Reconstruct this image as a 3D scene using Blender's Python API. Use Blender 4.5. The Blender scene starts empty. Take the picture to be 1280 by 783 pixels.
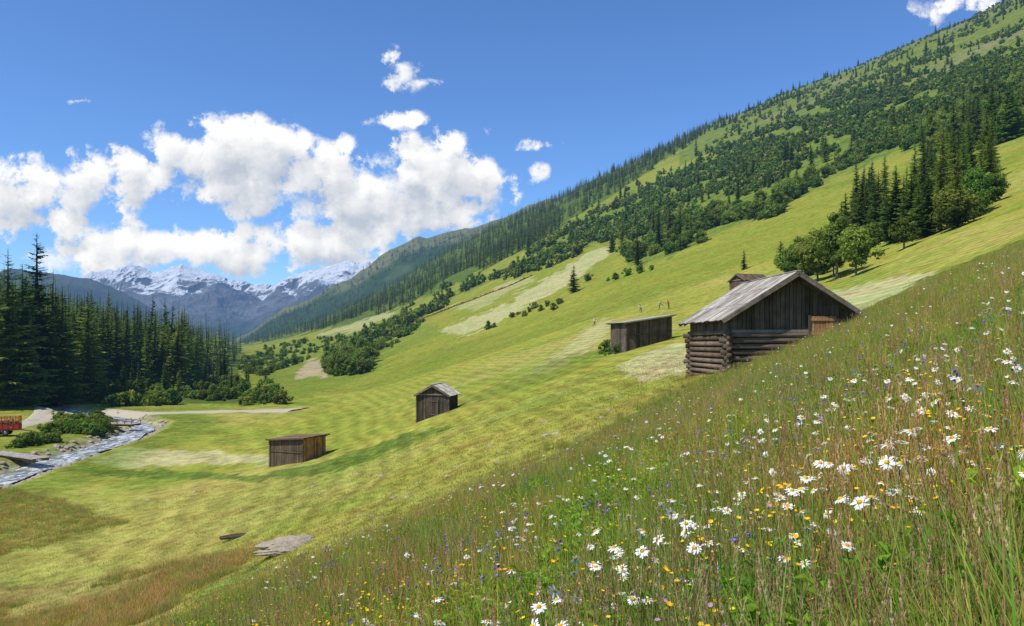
import bpy, math, random
import numpy as np
from mathutils import Vector, Matrix
random.seed(7); rng=np.random.default_rng(7)
F=1000.; CX=640.; YH=430.
sc=bpy.context.scene
sc.view_settings.view_transform='Standard'
try: sc.view_settings.look='None'
except Exception: pass
sc.view_settings.exposure=0

# ------------------------------------------------------------ noise / terrain
def vnoise(x,y,seed=0):
    x=np.asarray(x,float); y=np.asarray(y,float)
    xi=np.floor(x).astype(np.int64); yi=np.floor(y).astype(np.int64)
    xf=x-xi; yf=y-yi
    def h(a,b):
        n=(a*374761393+b*668265263+seed*144269504)&0xffffffff
        n=((n^(n>>13))*1274126177)&0xffffffff
        n=n^(n>>16)
        return (n&0xffff)/65535.0
    sx=xf*xf*(3-2*xf); sy=yf*yf*(3-2*yf)
    a=h(xi,yi)*(1-sx)+h(xi+1,yi)*sx
    b=h(xi,yi+1)*(1-sx)+h(xi+1,yi+1)*sx
    return (a*(1-sy)+b*sy)*2-1
def fbm(x,y,o=4,seed=0,g=.5):
    s=0;a=1;t=0
    for i in range(o):
        s=s+a*vnoise(x*2**i+i*17.3,y*2**i-i*9.1,seed+i); t+=a; a*=g
    return s/t
def ridged(x,y,o=5,seed=0):
    s=0;a=1;t=0
    for i in range(o):
        s=s+a*(1-2*np.abs(vnoise(x*2**i+i*7.7,y*2**i-i*3.1,seed+i))); t+=a; a*=.5
    return s/t
def sstep(a,b,x):
    t=np.clip((x-a)/(b-a),0,1); return t*t*(3-2*t)
CH=1.15
def plane(x,y): return -CH+.4*x-.12*y
ROWS=[16,25,40,60,80,110,150,220,350,600,1000,1600,2500,6000,9000]
T={
-450:[None,None,810,665,600,540,475,390,310,255,235,235,260,430,440],
-150:[None,930,785,663,603,555,510,425,370,330,320,320,340,440,445],
0:[None,870,780,663,606,558,523,465,412,385,380,382,400,440,445],
150:[None,805,738,655,603,557,522,490,448,420,415,418,430,440,445],
230:[None,770,712,640,597,555,521,493,462,440,435,435,437,440,445],
300:[None,745,690,628,588,553,520,494,470,452,443,437,440,440,445],
450:[None,685,635,585,553,526,506,484,455,425,400,378,400,440,445],
600:[None,625,572,528,500,478,460,438,405,362,322,283,340,440,445],
750:[None,565,515,473,451,432,412,385,345,297,242,217,280,440,445],
900:[None,500,468,438,415,393,368,333,288,230,170,142,210,430,445],
1050:[None,428,412,390,371,347,318,281,232,168,108,90,160,430,445],
1200:[None,360,343,322,303,280,252,215,165,100,45,24,100,420,445],
1350:[None,302,285,262,243,220,192,155,103,35,-30,-50,30,400,445],
1750:[None,160,140,115,95,65,35,-5,-60,-130,-190,-210,-100,350,445]}
cols=sorted(T)
US=np.arange(-1.3,1.31,.01); VS=np.arange(math.log(14),math.log(9000)+.03,.03)
tab=np.zeros((len(cols),len(ROWS)))
for i,c in enumerate(cols):
    u=(c-CX)/F
    for j,r in enumerate(ROWS):
        p=T[c][j]
        tab[i,j]=(-CH/r+.4*u-.12) if p is None else (YH-p)/F
cu=np.array([(c-CX)/F for c in cols]); cv=np.log(ROWS)
t1=np.array([np.interp(VS,cv,tab[i]) for i in range(len(cols))])
G=np.array([np.interp(US,cu,t1[:,k]) for k in range(len(VS))]).T
def blur(a,s,ax):
    k=int(3*s); w=np.exp(-.5*(np.arange(-k,k+1)/s)**2); w/=w.sum()
    pad=[(0,0),(0,0)]; pad[ax]=(k,k)
    b=np.pad(a,pad,mode='reflect',reflect_type='odd')
    return np.apply_along_axis(lambda m:np.convolve(m,w,'valid'),ax,b)
G=blur(blur(G,4,0),3.0,1)
def H0(x,y):
    x=np.asarray(x,float);y=np.asarray(y,float)
    yy=np.maximum(y,14.)
    u=np.clip(x/yy,-1.29,1.29); v=np.clip(np.log(yy),VS[0],VS[-1]-.031)
    fi=(u-US[0])/.01; fj=(v-VS[0])/.03
    i=np.clip(np.floor(fi).astype(int),0,len(US)-2); j=np.clip(np.floor(fj).astype(int),0,len(VS)-2)
    a=fi-i;b=fj-j
    e=(G[i,j]*(1-a)+G[i+1,j]*a)*(1-b)+(G[i,j+1]*(1-a)+G[i+1,j+1]*a)*b
    zt=e*yy
    zp=np.maximum(plane(x,y),-14.5)
    w=sstep(14,24,y)
    return zp*(1-w)+zt*w
RIV=[(-60,612),(0,592),(35,580),(75,568),(115,556),(150,545),(166,538),(178,530),(150,521),(100,515),(40,510),(-60,505)]
def flatw(px,py):
    d=14.2/((py-YH)/F); return ((px-CX)/F*d,d)
RIVW=np.array([flatw(*p) for p in RIV])
def polydist(x,y,P):
    best=np.full(np.shape(x),1e9)
    for k in range(len(P)-1):
        a=P[k];b=P[k+1];ab=b-a
        t=np.clip(((x-a[0])*ab[0]+(y-a[1])*ab[1])/(ab@ab),0,1)
        best=np.minimum(best,np.hypot(x-a[0]-t*ab[0],y-a[1]-t*ab[1]))
    return best
def H(x,y):
    x=np.asarray(x,float);y=np.asarray(y,float)
    z=H0(x,y)
    z=z+.05*fbm(x/1.3,y/1.3,2,3)*sstep(3,10,y)
    u=x/np.maximum(y,1)
    z=z+.36*fbm(x/9,y/13,5,11)*sstep(22,60,y)*(1-.6*sstep(-.3,-.5,u))
    z=z+1.5*fbm(x/45,y/45,3,21)*sstep(130,260,y)
    z=z+9*fbm(x/170,y/170,4,31)*sstep(350,800,y)
    z=z-10*np.abs(fbm((x+y*.25)/120,y/500,3,41))*sstep(380,900,y)*sstep(-.1,.2,u)
    m=(y<230)&(x<0)
    if np.any(m):
        dr=polydist(x,y,RIVW)
        z=z-1.2*(1-sstep(2.0,5.5,dr))*m
    return z
def proj(x,y,z):
    yy=np.maximum(y,.5)
    return CX+F*x/yy, YH-F*z/yy
DS=np.geomspace(2.5,1650,1100)
def unproj(px,py,dmin=2.5):
    u=(px-CX)/F; e=(YH-py)/F
    z=H(u*DS,DS)/DS
    k=np.where((z>=e)&(DS>=dmin))[0]
    i=k[0] if len(k) else len(DS)-1
    d=DS[i]; return Vector((u*d,d,float(H(u*d,d))))
def inpoly(px,py,P):
    px=np.asarray(px);r=np.zeros(px.shape,bool);n=len(P);j=n-1
    for i in range(n):
        xi,yi=P[i];xj,yj=P[j]
        if yi!=yj:
            r^=((yi>py)!=(yj>py))&(px<(xj-xi)*(py-yi)/(yj-yi)+xi)
        j=i
    return r

TALL=[(1700,120),(1350,262),(1280,300),(1180,338),(1080,388),(980,428),(900,462),(840,492),(760,532),(690,572),(600,612),(500,660),(400,705),(300,748),(200,800),(0,950),(0,3000),(6000,3000),(6000,120)]
TALL2=[(-60,608),(40,615),(165,652),(100,672),(0,697),(-60,700)]
TALL3=[(-60,742),(60,728),(180,712),(300,688),(330,690),(280,722),(230,745),(190,790),(150,900),(-60,900)]
FOR_A=[(300,432),(380,395),(450,340),(600,270),(740,205),(860,145),(905,150),(850,190),(780,235),(730,265),(680,300),(610,335),(560,360),(480,392),(400,412),(330,428)]
SHRUB_B=[(400,452),(440,430),(500,398),(560,368),(640,330),(700,290),(760,255),(850,210),(900,190),(1000,140),(1100,110),(1290,60),(1400,40),(1400,140),(1290,170),(1215,190),(1120,190),(1040,225),(960,268),(880,300),(830,325),(790,335),(765,300),(700,320),(600,355),(520,398),(480,440),(450,462),(410,470)]
UPPER=[(860,150),(900,140),(1000,100),(1100,60),(1200,10),(1300,-60),(1800,-300),(1800,40),(1290,60),(1100,110),(1000,140),(900,190)]

# ------------------------------------------------------------ helpers
def new_mesh(name,v,f,col=None,mats=(),smooth=False,mi=None):
    me=bpy.data.meshes.new(name)
    if isinstance(v,np.ndarray) and isinstance(f,np.ndarray):
        me.vertices.add(len(v)); me.vertices.foreach_set('co',v.astype(np.float32).ravel())
        n=f.shape[1]
        me.loops.add(f.size); me.loops.foreach_set('vertex_index',f.astype(np.int32).ravel())
        me.polygons.add(len(f)); me.polygons.foreach_set('loop_start',np.arange(0,f.size,n,dtype=np.int32))
        me.update(calc_edges=True)
    else:
        me.from_pydata([tuple(a) for a in v],[],f)
    if col is not None:
        a=me.color_attributes.new('Col','FLOAT_COLOR','POINT')
        c=np.ones((len(v),4),np.float32); c[:,:np.shape(col)[1]]=np.asarray(col,np.float32)
        a.data.foreach_set('color',c.ravel())
    for m in mats: me.materials.append(m)
    if mi is not None: me.polygons.foreach_set('material_index',np.array(mi,np.int32))
    me.polygons.foreach_set('use_smooth',np.full(len(me.polygons),smooth,bool))
    me.update()
    return me
def add_obj(name,me,parent=None,loc=None,rotz=0,scale=None):
    o=bpy.data.objects.new(name,me); sc.collection.objects.link(o)
    if parent: o.parent=parent
    if loc is not None: o.location=loc
    o.rotation_euler=(0,0,rotz)
    if scale is not None: o.scale=scale if hasattr(scale,'__len__') else (scale,)*3
    return o
class MB:
    def __init__(s): s.v=[];s.f=[];s.c=[];s.mi=[]
    def box(s,c,ax,ay,az,col,mi=0):
        c=Vector(c);ax=Vector(ax);ay=Vector(ay);az=Vector(az);n=len(s.v)
        for sz in(-1,1):
            for sx,sy in((-1,-1),(1,-1),(1,1),(-1,1)):
                s.v.append(c+ax*sx+ay*sy+az*sz); s.c.append(col)
        for q in((0,3,2,1),(4,5,6,7),(0,1,5,4),(1,2,6,5),(2,3,7,6),(3,0,4,7)):
            s.f.append(tuple(n+k for k in q)); s.mi.append(mi)
    def hexa(s,p,col,mi=0):
        n=len(s.v)
        for q in p: s.v.append(Vector(q)); s.c.append(col)
        for q in((0,3,2,1),(4,5,6,7),(0,1,5,4),(1,2,6,5),(2,3,7,6),(3,0,4,7)):
            s.f.append(tuple(n+k for k in q)); s.mi.append(mi)
    def tube(s,pts,rad,col,n=8,mi=0,cap=True):
        base=len(s.v); pts=[Vector(p) for p in pts]
        for i,p in enumerate(pts):
            d=(pts[min(i+1,len(pts)-1)]-pts[max(i-1,0)]).normalized()
            a=d.cross(Vector((0,0,1)));
            if a.length<.05: a=d.cross(Vector((1,0,0)))
            a.normalize(); b=d.cross(a)
            for k in range(n):
                t=2*math.pi*k/n
                s.v.append(p+(a*math.cos(t)+b*math.sin(t))*rad[i]); s.c.append(col)
        for i in range(len(pts)-1):
            for k in range(n):
                k2=(k+1)%n
                s.f.append((base+i*n+k,base+i*n+k2,base+(i+1)*n+k2,base+(i+1)*n+k)); s.mi.append(mi)
        if cap:
            s.f.append(tuple(base+k for k in range(n))[::-1]); s.mi.append(mi)
            e=base+(len(pts)-1)*n
            s.f.append(tuple(e+k for k in range(n))); s.mi.append(mi)
    def poly(s,p,col,mi=0):
        n=len(s.v)
        for i,q in enumerate(p):
            s.v.append(Vector(q)); s.c.append(col[i] if isinstance(col[0],(tuple,list)) else col)
        s.f.append(tuple(range(n,n+len(p)))); s.mi.append(mi)
    def mesh(s,name,mats,smooth=False): return new_mesh(name,s.v,s.f,s.c,mats,smooth,s.mi)
def empty(name,loc,rotz=0):
    o=bpy.data.objects.new(name,None); sc.collection.objects.link(o); o.location=loc; o.rotation_euler=(0,0,rotz); o.empty_display_size=.5; return o

# ------------------------------------------------------------ materials
def newmat(name):
    m=bpy.data.materials.new(name); m.use_nodes=True; m.node_tree.nodes.clear()
    m.cycles.emission_sampling='NONE'; return m,m.node_tree.nodes,m.node_tree.links
def math_(ns,ls,op,a,b=None,c=None,clamp=False):
    n=ns.new('ShaderNodeMath'); n.operation=op; n.use_clamp=clamp
    for i,q in enumerate((a,b,c)):
        if q is None: continue
        if hasattr(q,'links'): ls.new(q,n.inputs[i])
        else: n.inputs[i].default_value=q
    return n.outputs[0]
def mixc(ns,ls,fac,a,b,bt='MIX'):
    n=ns.new('ShaderNodeMix'); n.data_type='RGBA'; n.blend_type=bt; n.clamp_factor=True
    for i,q in ((0,fac),(6,a),(7,b)):
        if hasattr(q,'links'): ls.new(q,n.inputs[i])
        else: n.inputs[i].default_value=q if not isinstance(q,tuple) else (*q,1) if len(q)==3 else q
    return n.outputs[2]
def finish(ns,ls,shader,haze_glow=True,hd=11000.):
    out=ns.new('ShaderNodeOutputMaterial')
    if not haze_glow: ls.new(shader,out.inputs[0]); return
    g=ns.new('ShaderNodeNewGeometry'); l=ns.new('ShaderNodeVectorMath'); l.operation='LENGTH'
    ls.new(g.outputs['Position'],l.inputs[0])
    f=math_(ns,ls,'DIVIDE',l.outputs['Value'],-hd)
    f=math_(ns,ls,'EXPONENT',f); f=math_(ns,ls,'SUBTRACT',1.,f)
    em=ns.new('ShaderNodeEmission'); em.inputs[0].default_value=(.17,.33,.66,1); em.inputs[1].default_value=.72  # aerial haze painted in: blue glow mixed over the surface with distance
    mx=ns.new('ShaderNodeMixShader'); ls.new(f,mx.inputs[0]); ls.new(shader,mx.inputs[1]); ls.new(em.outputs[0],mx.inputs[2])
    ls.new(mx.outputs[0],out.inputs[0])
def noise(ns,ls,scale,detail=4,rough=.55,vec=None,dist=0):
    n=ns.new('ShaderNodeTexNoise'); n.inputs['Scale'].default_value=scale; n.inputs['Detail'].default_value=detail
    n.inputs['Roughness'].default_value=rough; n.inputs['Distortion'].default_value=dist
    if vec is not None: ls.new(vec,n.inputs['Vector'])
    return n.outputs[0]
def objco(ns): return ns.new('ShaderNodeTexCoord').outputs['Object']
def posco(ns): return ns.new('ShaderNodeNewGeometry').outputs['Position']

def foliage_mat(name,trans=.3,var=.35,haze_glow=True,patch=None):
    m,ns,ls=newmat(name)
    at=ns.new('ShaderNodeAttribute'); at.attribute_name='Col'
    oi=ns.new('ShaderNodeObjectInfo')
    br=math_(ns,ls,'MULTIPLY_ADD',oi.outputs['Random'],var*2,1-var)
    r2=math_(ns,ls,'FRACT',math_(ns,ls,'MULTIPLY',oi.outputs['Random'],17.31))
    hs=ns.new('ShaderNodeHueSaturation')
    col=at.outputs['Color']
    if patch:
        n=noise(ns,ls,patch[0],2,.6,oi.outputs['Location'])
        t=math_(ns,ls,'MULTIPLY',math_(ns,ls,'SUBTRACT',n,.38,clamp=True),4.,clamp=True)
        col=mixc(ns,ls,t,col,mixc(ns,ls,1.,col,patch[1],'MULTIPLY'))
    ls.new(col,hs.inputs['Color']); ls.new(br,hs.inputs['Value'])
    ls.new(math_(ns,ls,'MULTIPLY_ADD',r2,.05,.475),hs.inputs['Hue'])
    p=ns.new('ShaderNodeBsdfDiffuse'); ls.new(hs.outputs[0],p.inputs[0])
    tr=ns.new('ShaderNodeBsdfTranslucent')
    ls.new(mixc(ns,ls,1.,hs.outputs[0],(1.15,1.15,.6),'MULTIPLY'),tr.inputs[0])
    mx=ns.new('ShaderNodeMixShader'); mx.inputs[0].default_value=trans
    ls.new(p.outputs[0],mx.inputs[1]); ls.new(tr.outputs[0],mx.inputs[2])
    finish(ns,ls,mx.outputs[0],haze_glow,8000.); return m
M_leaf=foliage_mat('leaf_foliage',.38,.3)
M_grass=foliage_mat('grass_blades',.42,.25,False,(.7,(1.5,1.12,1.05)))
M_petal=foliage_mat('flower_petals',.2,.05,False)

def wood_mat(name,scale=(1,1,.12),str_=.5):
    m,ns,ls=newmat(name)
    at=ns.new('ShaderNodeAttribute'); at.attribute_name='Col'
    co=objco(ns)
    mp=ns.new('ShaderNodeMapping'); mp.inputs['Scale'].default_value=scale; ls.new(co,mp.inputs[0])
    n1=noise(ns,ls,14,6,.65,mp.outputs[0]); n2=noise(ns,ls,1.3,4,.6,co)
    k=math_(ns,ls,'MULTIPLY_ADD',n1,1.5,.25); k2=math_(ns,ls,'MULTIPLY_ADD',n2,1.6,.2)
    v=math_(ns,ls,'MULTIPLY',k,k2)
    cb=ns.new('ShaderNodeCombineColor')
    for i in range(3): ls.new(v,cb.inputs[i])
    c=mixc(ns,ls,1.,at.outputs['Color'],cb.outputs[0],'MULTIPLY')
    p=ns.new('ShaderNodeBsdfDiffuse'); ls.new(c,p.inputs[0]); p.inputs[1].default_value=.5
    b=ns.new('ShaderNodeBump'); b.inputs['Strength'].default_value=str_; b.inputs['Distance'].default_value=.03
    ls.new(n1,b.inputs['Height']); ls.new(b.outputs[0],p.inputs['Normal'])
    finish(ns,ls,p.outputs[0],False); return m
M_woodv=wood_mat('weathered_wood_vertical',(1,1,.1))
M_woodh=wood_mat('weathered_logs',(.15,.15,1.5))
M_woodr=wood_mat('weathered_roof_boards',(.35,.6,.35))
def paint_mat(name,col,rough=.5,metal=0):
    m,ns,ls=newmat(name); co=objco(ns)
    n=noise(ns,ls,3,5,.6,co)
    c=mixc(ns,ls,n,tuple(a*.6 for a in col),tuple(min(1,a*1.2) for a in col))
    p=ns.new('ShaderNodeBsdfPrincipled'); ls.new(c,p.inputs['Base Color']); p.inputs['Roughness'].default_value=rough; p.inputs['Metallic'].default_value=metal
    finish(ns,ls,p.outputs[0],False); return m
def rock_mat(name,a,b,sc_=1.5,haze_glow=False,dk=.5):
    m,ns,ls=newmat(name); co=posco(ns)
    n=noise(ns,ls,sc_,6,.65,co); n2=noise(ns,ls,sc_*5,5,.6,co)
    c=mixc(ns,ls,n,a,b); c=mixc(ns,ls,math_(ns,ls,'MULTIPLY',n2,dk),c,tuple(q*.4 for q in a))
    p=ns.new('ShaderNodeBsdfDiffuse'); ls.new(c,p.inputs[0])
    bu=ns.new('ShaderNodeBump'); bu.inputs['Strength'].default_value=.8; bu.inputs['Distance'].default_value=.1
    ls.new(n2,bu.inputs['Height']); ls.new(bu.outputs[0],p.inputs['Normal'])
    finish(ns,ls,p.outputs[0],haze_glow); return m
M_rock=rock_mat('lichen_rock',(.50,.42,.31),(.30,.25,.19))
M_gravel=rock_mat('gravel_road',(.50,.44,.34),(.38,.34,.25),.8,dk=.3)

def terrain_mat():
    m,ns,ls=newmat('alpine_meadow_ground')
    at=ns.new('ShaderNodeAttribute'); at.attribute_name='Col'
    mk=ns.new('ShaderNodeAttribute'); mk.attribute_name='mask'
    pos=posco(ns)
    sep=ns.new('ShaderNodeSeparateXYZ'); ls.new(pos,sep.inputs[0])
    nA=noise(ns,ls,.06,5,.65,pos); nB=noise(ns,ls,.9,5,.7,pos); nC=noise(ns,ls,9.,3,.7,pos); nD=noise(ns,ls,.28,5,.68,pos)
    c=mixc(ns,ls,math_(ns,ls,'MULTIPLY',math_(ns,ls,'SUBTRACT',nA,.4,clamp=True),3.5,clamp=True),at.outputs['Color'],mixc(ns,ls,1.,at.outputs['Color'],(.70,.90,.7),'MULTIPLY'))
    c=mixc(ns,ls,math_(ns,ls,'MULTIPLY',math_(ns,ls,'SUBTRACT',nD,.45,clamp=True),4.5,clamp=True),c,mixc(ns,ls,1.,c,(.85,.70,.75),'MULTIPLY'))
    k=math_(ns,ls,'MULTIPLY',math_(ns,ls,'MULTIPLY_ADD',nB,1.8,.1),math_(ns,ls,'MULTIPLY_ADD',nC,1.1,.45))
    ms=ns.new('ShaderNodeSeparateColor'); ls.new(mk.outputs['Color'],ms.inputs[0])
    ph=math_(ns,ls,'MULTIPLY_ADD',sep.outputs[2],11.,math_(ns,ls,'MULTIPLY',nA,12.))
    ph=math_(ns,ls,'ADD',ph,math_(ns,ls,'MULTIPLY',sep.outputs[1],.3))
    st=math_(ns,ls,'SINE',ph)
    st=math_(ns,ls,'MULTIPLY',math_(ns,ls,'MULTIPLY',st,ms.outputs[0]),math_(ns,ls,'MULTIPLY',nD,.24))
    k=math_(ns,ls,'MULTIPLY',k,math_(ns,ls,'ADD',st,1.))
    cb=ns.new('ShaderNodeCombineColor')
    for i in range(3): ls.new(k,cb.inputs[i])
    c=mixc(ns,ls,1.,c,cb.outputs[0],'MULTIPLY')
    fl=math_(ns,ls,'MULTIPLY',math_(ns,ls,'SUBTRACT',nB,.52,clamp=True),5.,clamp=True)
    c=mixc(ns,ls,math_(ns,ls,'MULTIPLY',fl,math_(ns,ls,'MULTIPLY',ms.outputs[0],.35)),c,(.36,.28,.09))
    nS=noise(ns,ls,.07,6,.72,pos)
    fs=math_(ns,ls,'MULTIPLY',math_(ns,ls,'SUBTRACT',nS,.5,clamp=True),7.,clamp=True)
    c=mixc(ns,ls,math_(ns,ls,'MULTIPLY',fs,ms.outputs[1]),c,(.055,.10,.02))
    p=ns.new('ShaderNodeBsdfDiffuse'); ls.new(c,p.inputs[0])
    bu=ns.new('ShaderNodeBump'); bu.inputs['Strength'].default_value=.8; bu.inputs['Distance'].default_value=.25
    ls.new(nB,bu.inputs['Height']); ls.new(bu.outputs[0],p.inputs['Normal'])
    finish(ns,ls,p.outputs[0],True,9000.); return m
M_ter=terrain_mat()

# ------------------------------------------------------------ terrain mesh
ys=np.concatenate([np.linspace(-15,3,24),np.geomspace(3.1,9000,880)])
ss=np.linspace(-1.25,1.25,640)
S,Y=np.meshgrid(ss,ys)
X=S*(np.maximum(Y,0)+10)
Z=H(X,Y)
PX,PY=proj(X,Y,Z)
near=Y<3
PX=np.where(near,900,PX); PY=np.where(near,1500,PY)
jn=X/np.maximum(Y,3); jl=np.log(np.maximum(Y,3))
jx=PX+10*fbm(jn*60,jl*40,4,5); jy=PY+6*fbm(jn*60,jl*40,4,55)
C=np.zeros(X.shape+(3,)); C[:]=(.20,.225,.035)
K=np.zeros(X.shape+(3,))
def setc(mask,col,a=1.):
    a=np.asarray(mask,float)*a
    C[:]=C*(1-a[...,None])+np.array(col)*a[...,None]
setc(sstep(-.2,.4,fbm(X/60,Y/60,4,77)),(.28,.275,.05),.7)
mown=(Y<190)
setc(mown,(.30,.295,.052),.8)
setc(sstep(60,22,Y),(.32,.27,.07),.55)
setc(sstep(.0,.4,fbm(X/9,Y/16,5,91))*mown,(.19,.245,.035),.7)
setc(sstep(.05,.35,fbm(X/22,Y/30,5,92))*mown,(.36,.31,.09),.6)
K[...,0]=(1-sstep(150,230,Y))
setc(inpoly(jx,jy,[(480,400),(760,300),(1060,230),(1130,195),(1130,260),(1050,300),(900,340),(750,375),(650,420),(560,430),(450,480),(330,510),(350,490)]),(.26,.265,.04),.5)
for P,a in (([(110,577),(160,560),(340,570),(340,580),(150,584)],.7),([(545,415),(600,392),(640,375),(700,338),(755,305),(765,315),(700,362),(620,405),(580,420)],.75),
  ([(640,475),(690,448),(735,412),(750,400),(770,402),(745,432),(700,462)],.5),([(770,458),(820,436),(862,428),(862,468),(800,478)],.75),
  ([(1030,366),(1100,350),(1170,340),(1185,350),(1120,378),(1060,392)],.8),([(390,420),(480,390),(505,392),(420,422)],.6),([(560,385),(620,360),(660,345),(670,350),(590,390)],.5)):
    setc(inpoly(jx,jy,P),(.46,.42,.22),a)
setc(inpoly(jx,jy,[(330,440),(350,430),(520,400),(560,410),(500,440),(440,478),(360,505),(330,480)]),(.16,.21,.035),.6)
setc(inpoly(jx,jy,[(95,585),(330,594),(420,572),(500,545),(562,530),(565,536),(430,588),(330,603),(110,594)]),(.09,.15,.025),.8)
setc(inpoly(jx,jy,[(240,745),(320,700),(335,705),(310,725),(250,770)]),(.11,.22,.035),.6)
setc(inpoly(jx,jy,[(368,474),(385,450),(412,450),(408,470)]),(.42,.32,.21),.9)
setc(inpoly(jx,jy,[(620,480),(700,448),(770,430),(770,438),(720,464),(640,490),(540,520),(540,510)]),(.14,.18,.03),.65)
setc(inpoly(jx,jy,TALL),(.12,.14,.03),.95)
setc(inpoly(jx,jy,TALL2),(.24,.235,.055),.8); setc(inpoly(jx,jy,TALL3),(.29,.23,.08),.7)
fa=inpoly(jx,jy,FOR_A)|((PX<300)&(Y>165)&(PY<505)); setc(fa,(.09,.13,.028),.85)
sb=inpoly(jx,jy,SHRUB_B); setc(sb,(.15,.20,.035),.75); K[...,1]=np.maximum(K[...,1],sb*.7)
up=inpoly(jx,jy,UPPER)|((Y>900)&(PX>850)); setc(up,(.16,.195,.04),.85); K[...,1]=np.maximum(K[...,1],up*.85)
setc(up*sstep(.15,.6,fbm(X/90,Y/130,4,66)),(.25,.21,.12),.7)
K[...,1]=np.maximum(K[...,1],fa*.8)
dr=polydist(X,Y,RIVW); setc((1-sstep(2.5,5.5,dr))*(Y<230)*(Y>60),(.38,.34,.27),.8)
setc(sstep(5,6,dr)*(1-sstep(10,15,dr))*(Y<230)*(Y>60),(.13,.18,.03),.6)
nr,nc=X.shape
idx=np.arange(nr*nc).reshape(nr,nc)
f=np.stack([idx[:-1,:-1],idx[:-1,1:],idx[1:,1:],idx[1:,:-1]],-1).reshape(-1,4)
me=new_mesh('terrain',np.stack([X,Y,Z],-1).reshape(-1,3),f,C.reshape(-1,3),[M_ter],True)
a=me.color_attributes.new('mask','FLOAT_COLOR','POINT'); kk=np.ones((nr*nc,4),np.float32); kk[:,:3]=K.reshape(-1,3); a.data.foreach_set('color',kk.ravel())
add_obj('terrain',me)

# ------------------------------------------------------------ distant ridges
def ridge(name,crest,dc,db,pyb,amp,wl,mat,colf,n=(420,160),seed=1):
    cx=np.array([c[0] for c in crest],float); cy=np.array([c[1] for c in crest],float)
    px=np.linspace(cx[0],cx[-1],n[0]); e=(YH-np.interp(px,cx,cy))/F; u=(px-CX)/F
    t=np.linspace(0,1.35,n[1])[:,None]
    D=db+(dc-db)*t
    eb=(YH-pyb)/F
    xx=u[None,:]*dc*(D/dc)**.9
    zc=e*dc; zb=eb*db
    prof=np.where(t<=1,t**1.15,1-(t-1)*1.3)
    z=zb+(zc[None,:]-zb)*prof
    z=z+amp*ridged(xx/wl+.35*fbm(xx/wl,D/wl,3,seed+50),D/wl*.7,7,seed)*np.clip(prof*1.4,0,1)
    i=np.arange(n[0]*n[1]).reshape(n[1],n[0])
    f=np.stack([i[:-1,:-1],i[:-1,1:],i[1:,1:],i[1:,:-1]],-1).reshape(-1,4)
    gy,gx=np.gradient(z); sl=np.hypot(gx/np.abs(np.gradient(xx,axis=1)),gy/np.abs(np.gradient(D*np.ones_like(xx),axis=0)))
    c=colf(xx,D*np.ones_like(xx),z,sl,prof*np.ones_like(xx))
    m=new_mesh(name,np.stack([xx,D*np.ones_like(xx),z],-1).reshape(-1,3),f,c.reshape(-1,3),[mat],False)
    add_obj(name,m); return xx,D*np.ones_like(xx),z
def far_mat(name,sc_,dist,hd):
    m,ns,ls=newmat(name); at=ns.new('ShaderNodeAttribute'); at.attribute_name='Col'; pos=posco(ns)
    n=noise(ns,ls,sc_,8,.7,pos); k=math_(ns,ls,'MULTIPLY_ADD',n,1.4,.3)
    cb=ns.new('ShaderNodeCombineColor')
    for i in range(3): ls.new(k,cb.inputs[i])
    c=mixc(ns,ls,1.,at.outputs['Color'],cb.outputs[0],'MULTIPLY')
    p=ns.new('ShaderNodeBsdfDiffuse'); ls.new(c,p.inputs[0])
    b=ns.new('ShaderNodeBump'); b.inputs['Strength'].default_value=1; b.inputs['Distance'].default_value=dist; ls.new(n,b.inputs['Height']); ls.new(b.outputs[0],p.inputs['Normal'])
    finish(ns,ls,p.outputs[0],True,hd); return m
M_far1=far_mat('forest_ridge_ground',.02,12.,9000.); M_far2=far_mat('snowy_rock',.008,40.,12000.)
def colA(x,y,z,sl,t):
    c=np.zeros(x.shape+(3,)); c[:]=(.04,.07,.02)
    a=sstep(.80,1.0,t+.25*fbm(x/250,y/250,4,3))[...,None]; c=c*(1-a)+np.array((.15,.16,.07))*a
    b=sstep(.3,.5,fbm(x/200,y/200,4,9))[...,None]*.4; return c*(1-b)+np.array((.10,.13,.045))*b
RA=ridge('forested_ridge',[(230,470),(270,450),(300,428),(340,404),(380,380),(420,352),(450,338),(480,322),(520,305),(560,293),(600,288),(660,262),(760,230),(900,220)],2900,1900,450,35,300,M_far1,colA,seed=4)
def colB(x,y,z,sl,t):
    c=np.zeros(x.shape+(3,)); c[:]=(.15,.15,.15)
    c=c*(1+.5*fbm(x/120,z/60,4,5))[...,None]
    g=(1-sstep(120,400,z+200*fbm(x/500,y/500,4,8)))[...,None]; c=c*(1-g)+np.array((.04,.065,.03))*g
    s=sstep(500,620,z+380*fbm(x/150,y/150,6,2,.68)-230*sstep(.6,1.3,sl))[...,None]; return c*(1-s)+np.array((.82,.84,.86))*s
ridge('snowy_mountain_range',[(-150,385),(20,375),(70,360),(110,344),(140,340),(165,336),(190,343),(225,335),(250,344),(275,350),(300,359),(330,361),(352,355),(370,360),(400,352),(435,344),(480,348),(540,343),(620,355)],9000,6000,452,220,800,M_far2,colB,(900,320),seed=12)
def colM(x,y,z,sl,t):
    c=np.zeros(x.shape+(3,)); c[:]=(.03,.05,.025); a=sstep(.7,1,t+.3*fbm(x/200,y/200,4,3))[...,None]; return c*(1-a)+np.array((.08,.09,.06))*a
ridge('mountain_shoulder',[(-150,350),(60,342),(110,350),(150,368),(190,392),(230,410),(280,430),(310,450)],5200,4200,455,60,500,M_far1,colM,(300,120),seed=33)
ridge('blue_valley_spur',[(250,452),(290,432),(320,408),(345,390),(370,378),(400,372),(450,362),(520,352)],5600,4600,455,60,500,M_far1,colM,(300,120),seed=35)

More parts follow.
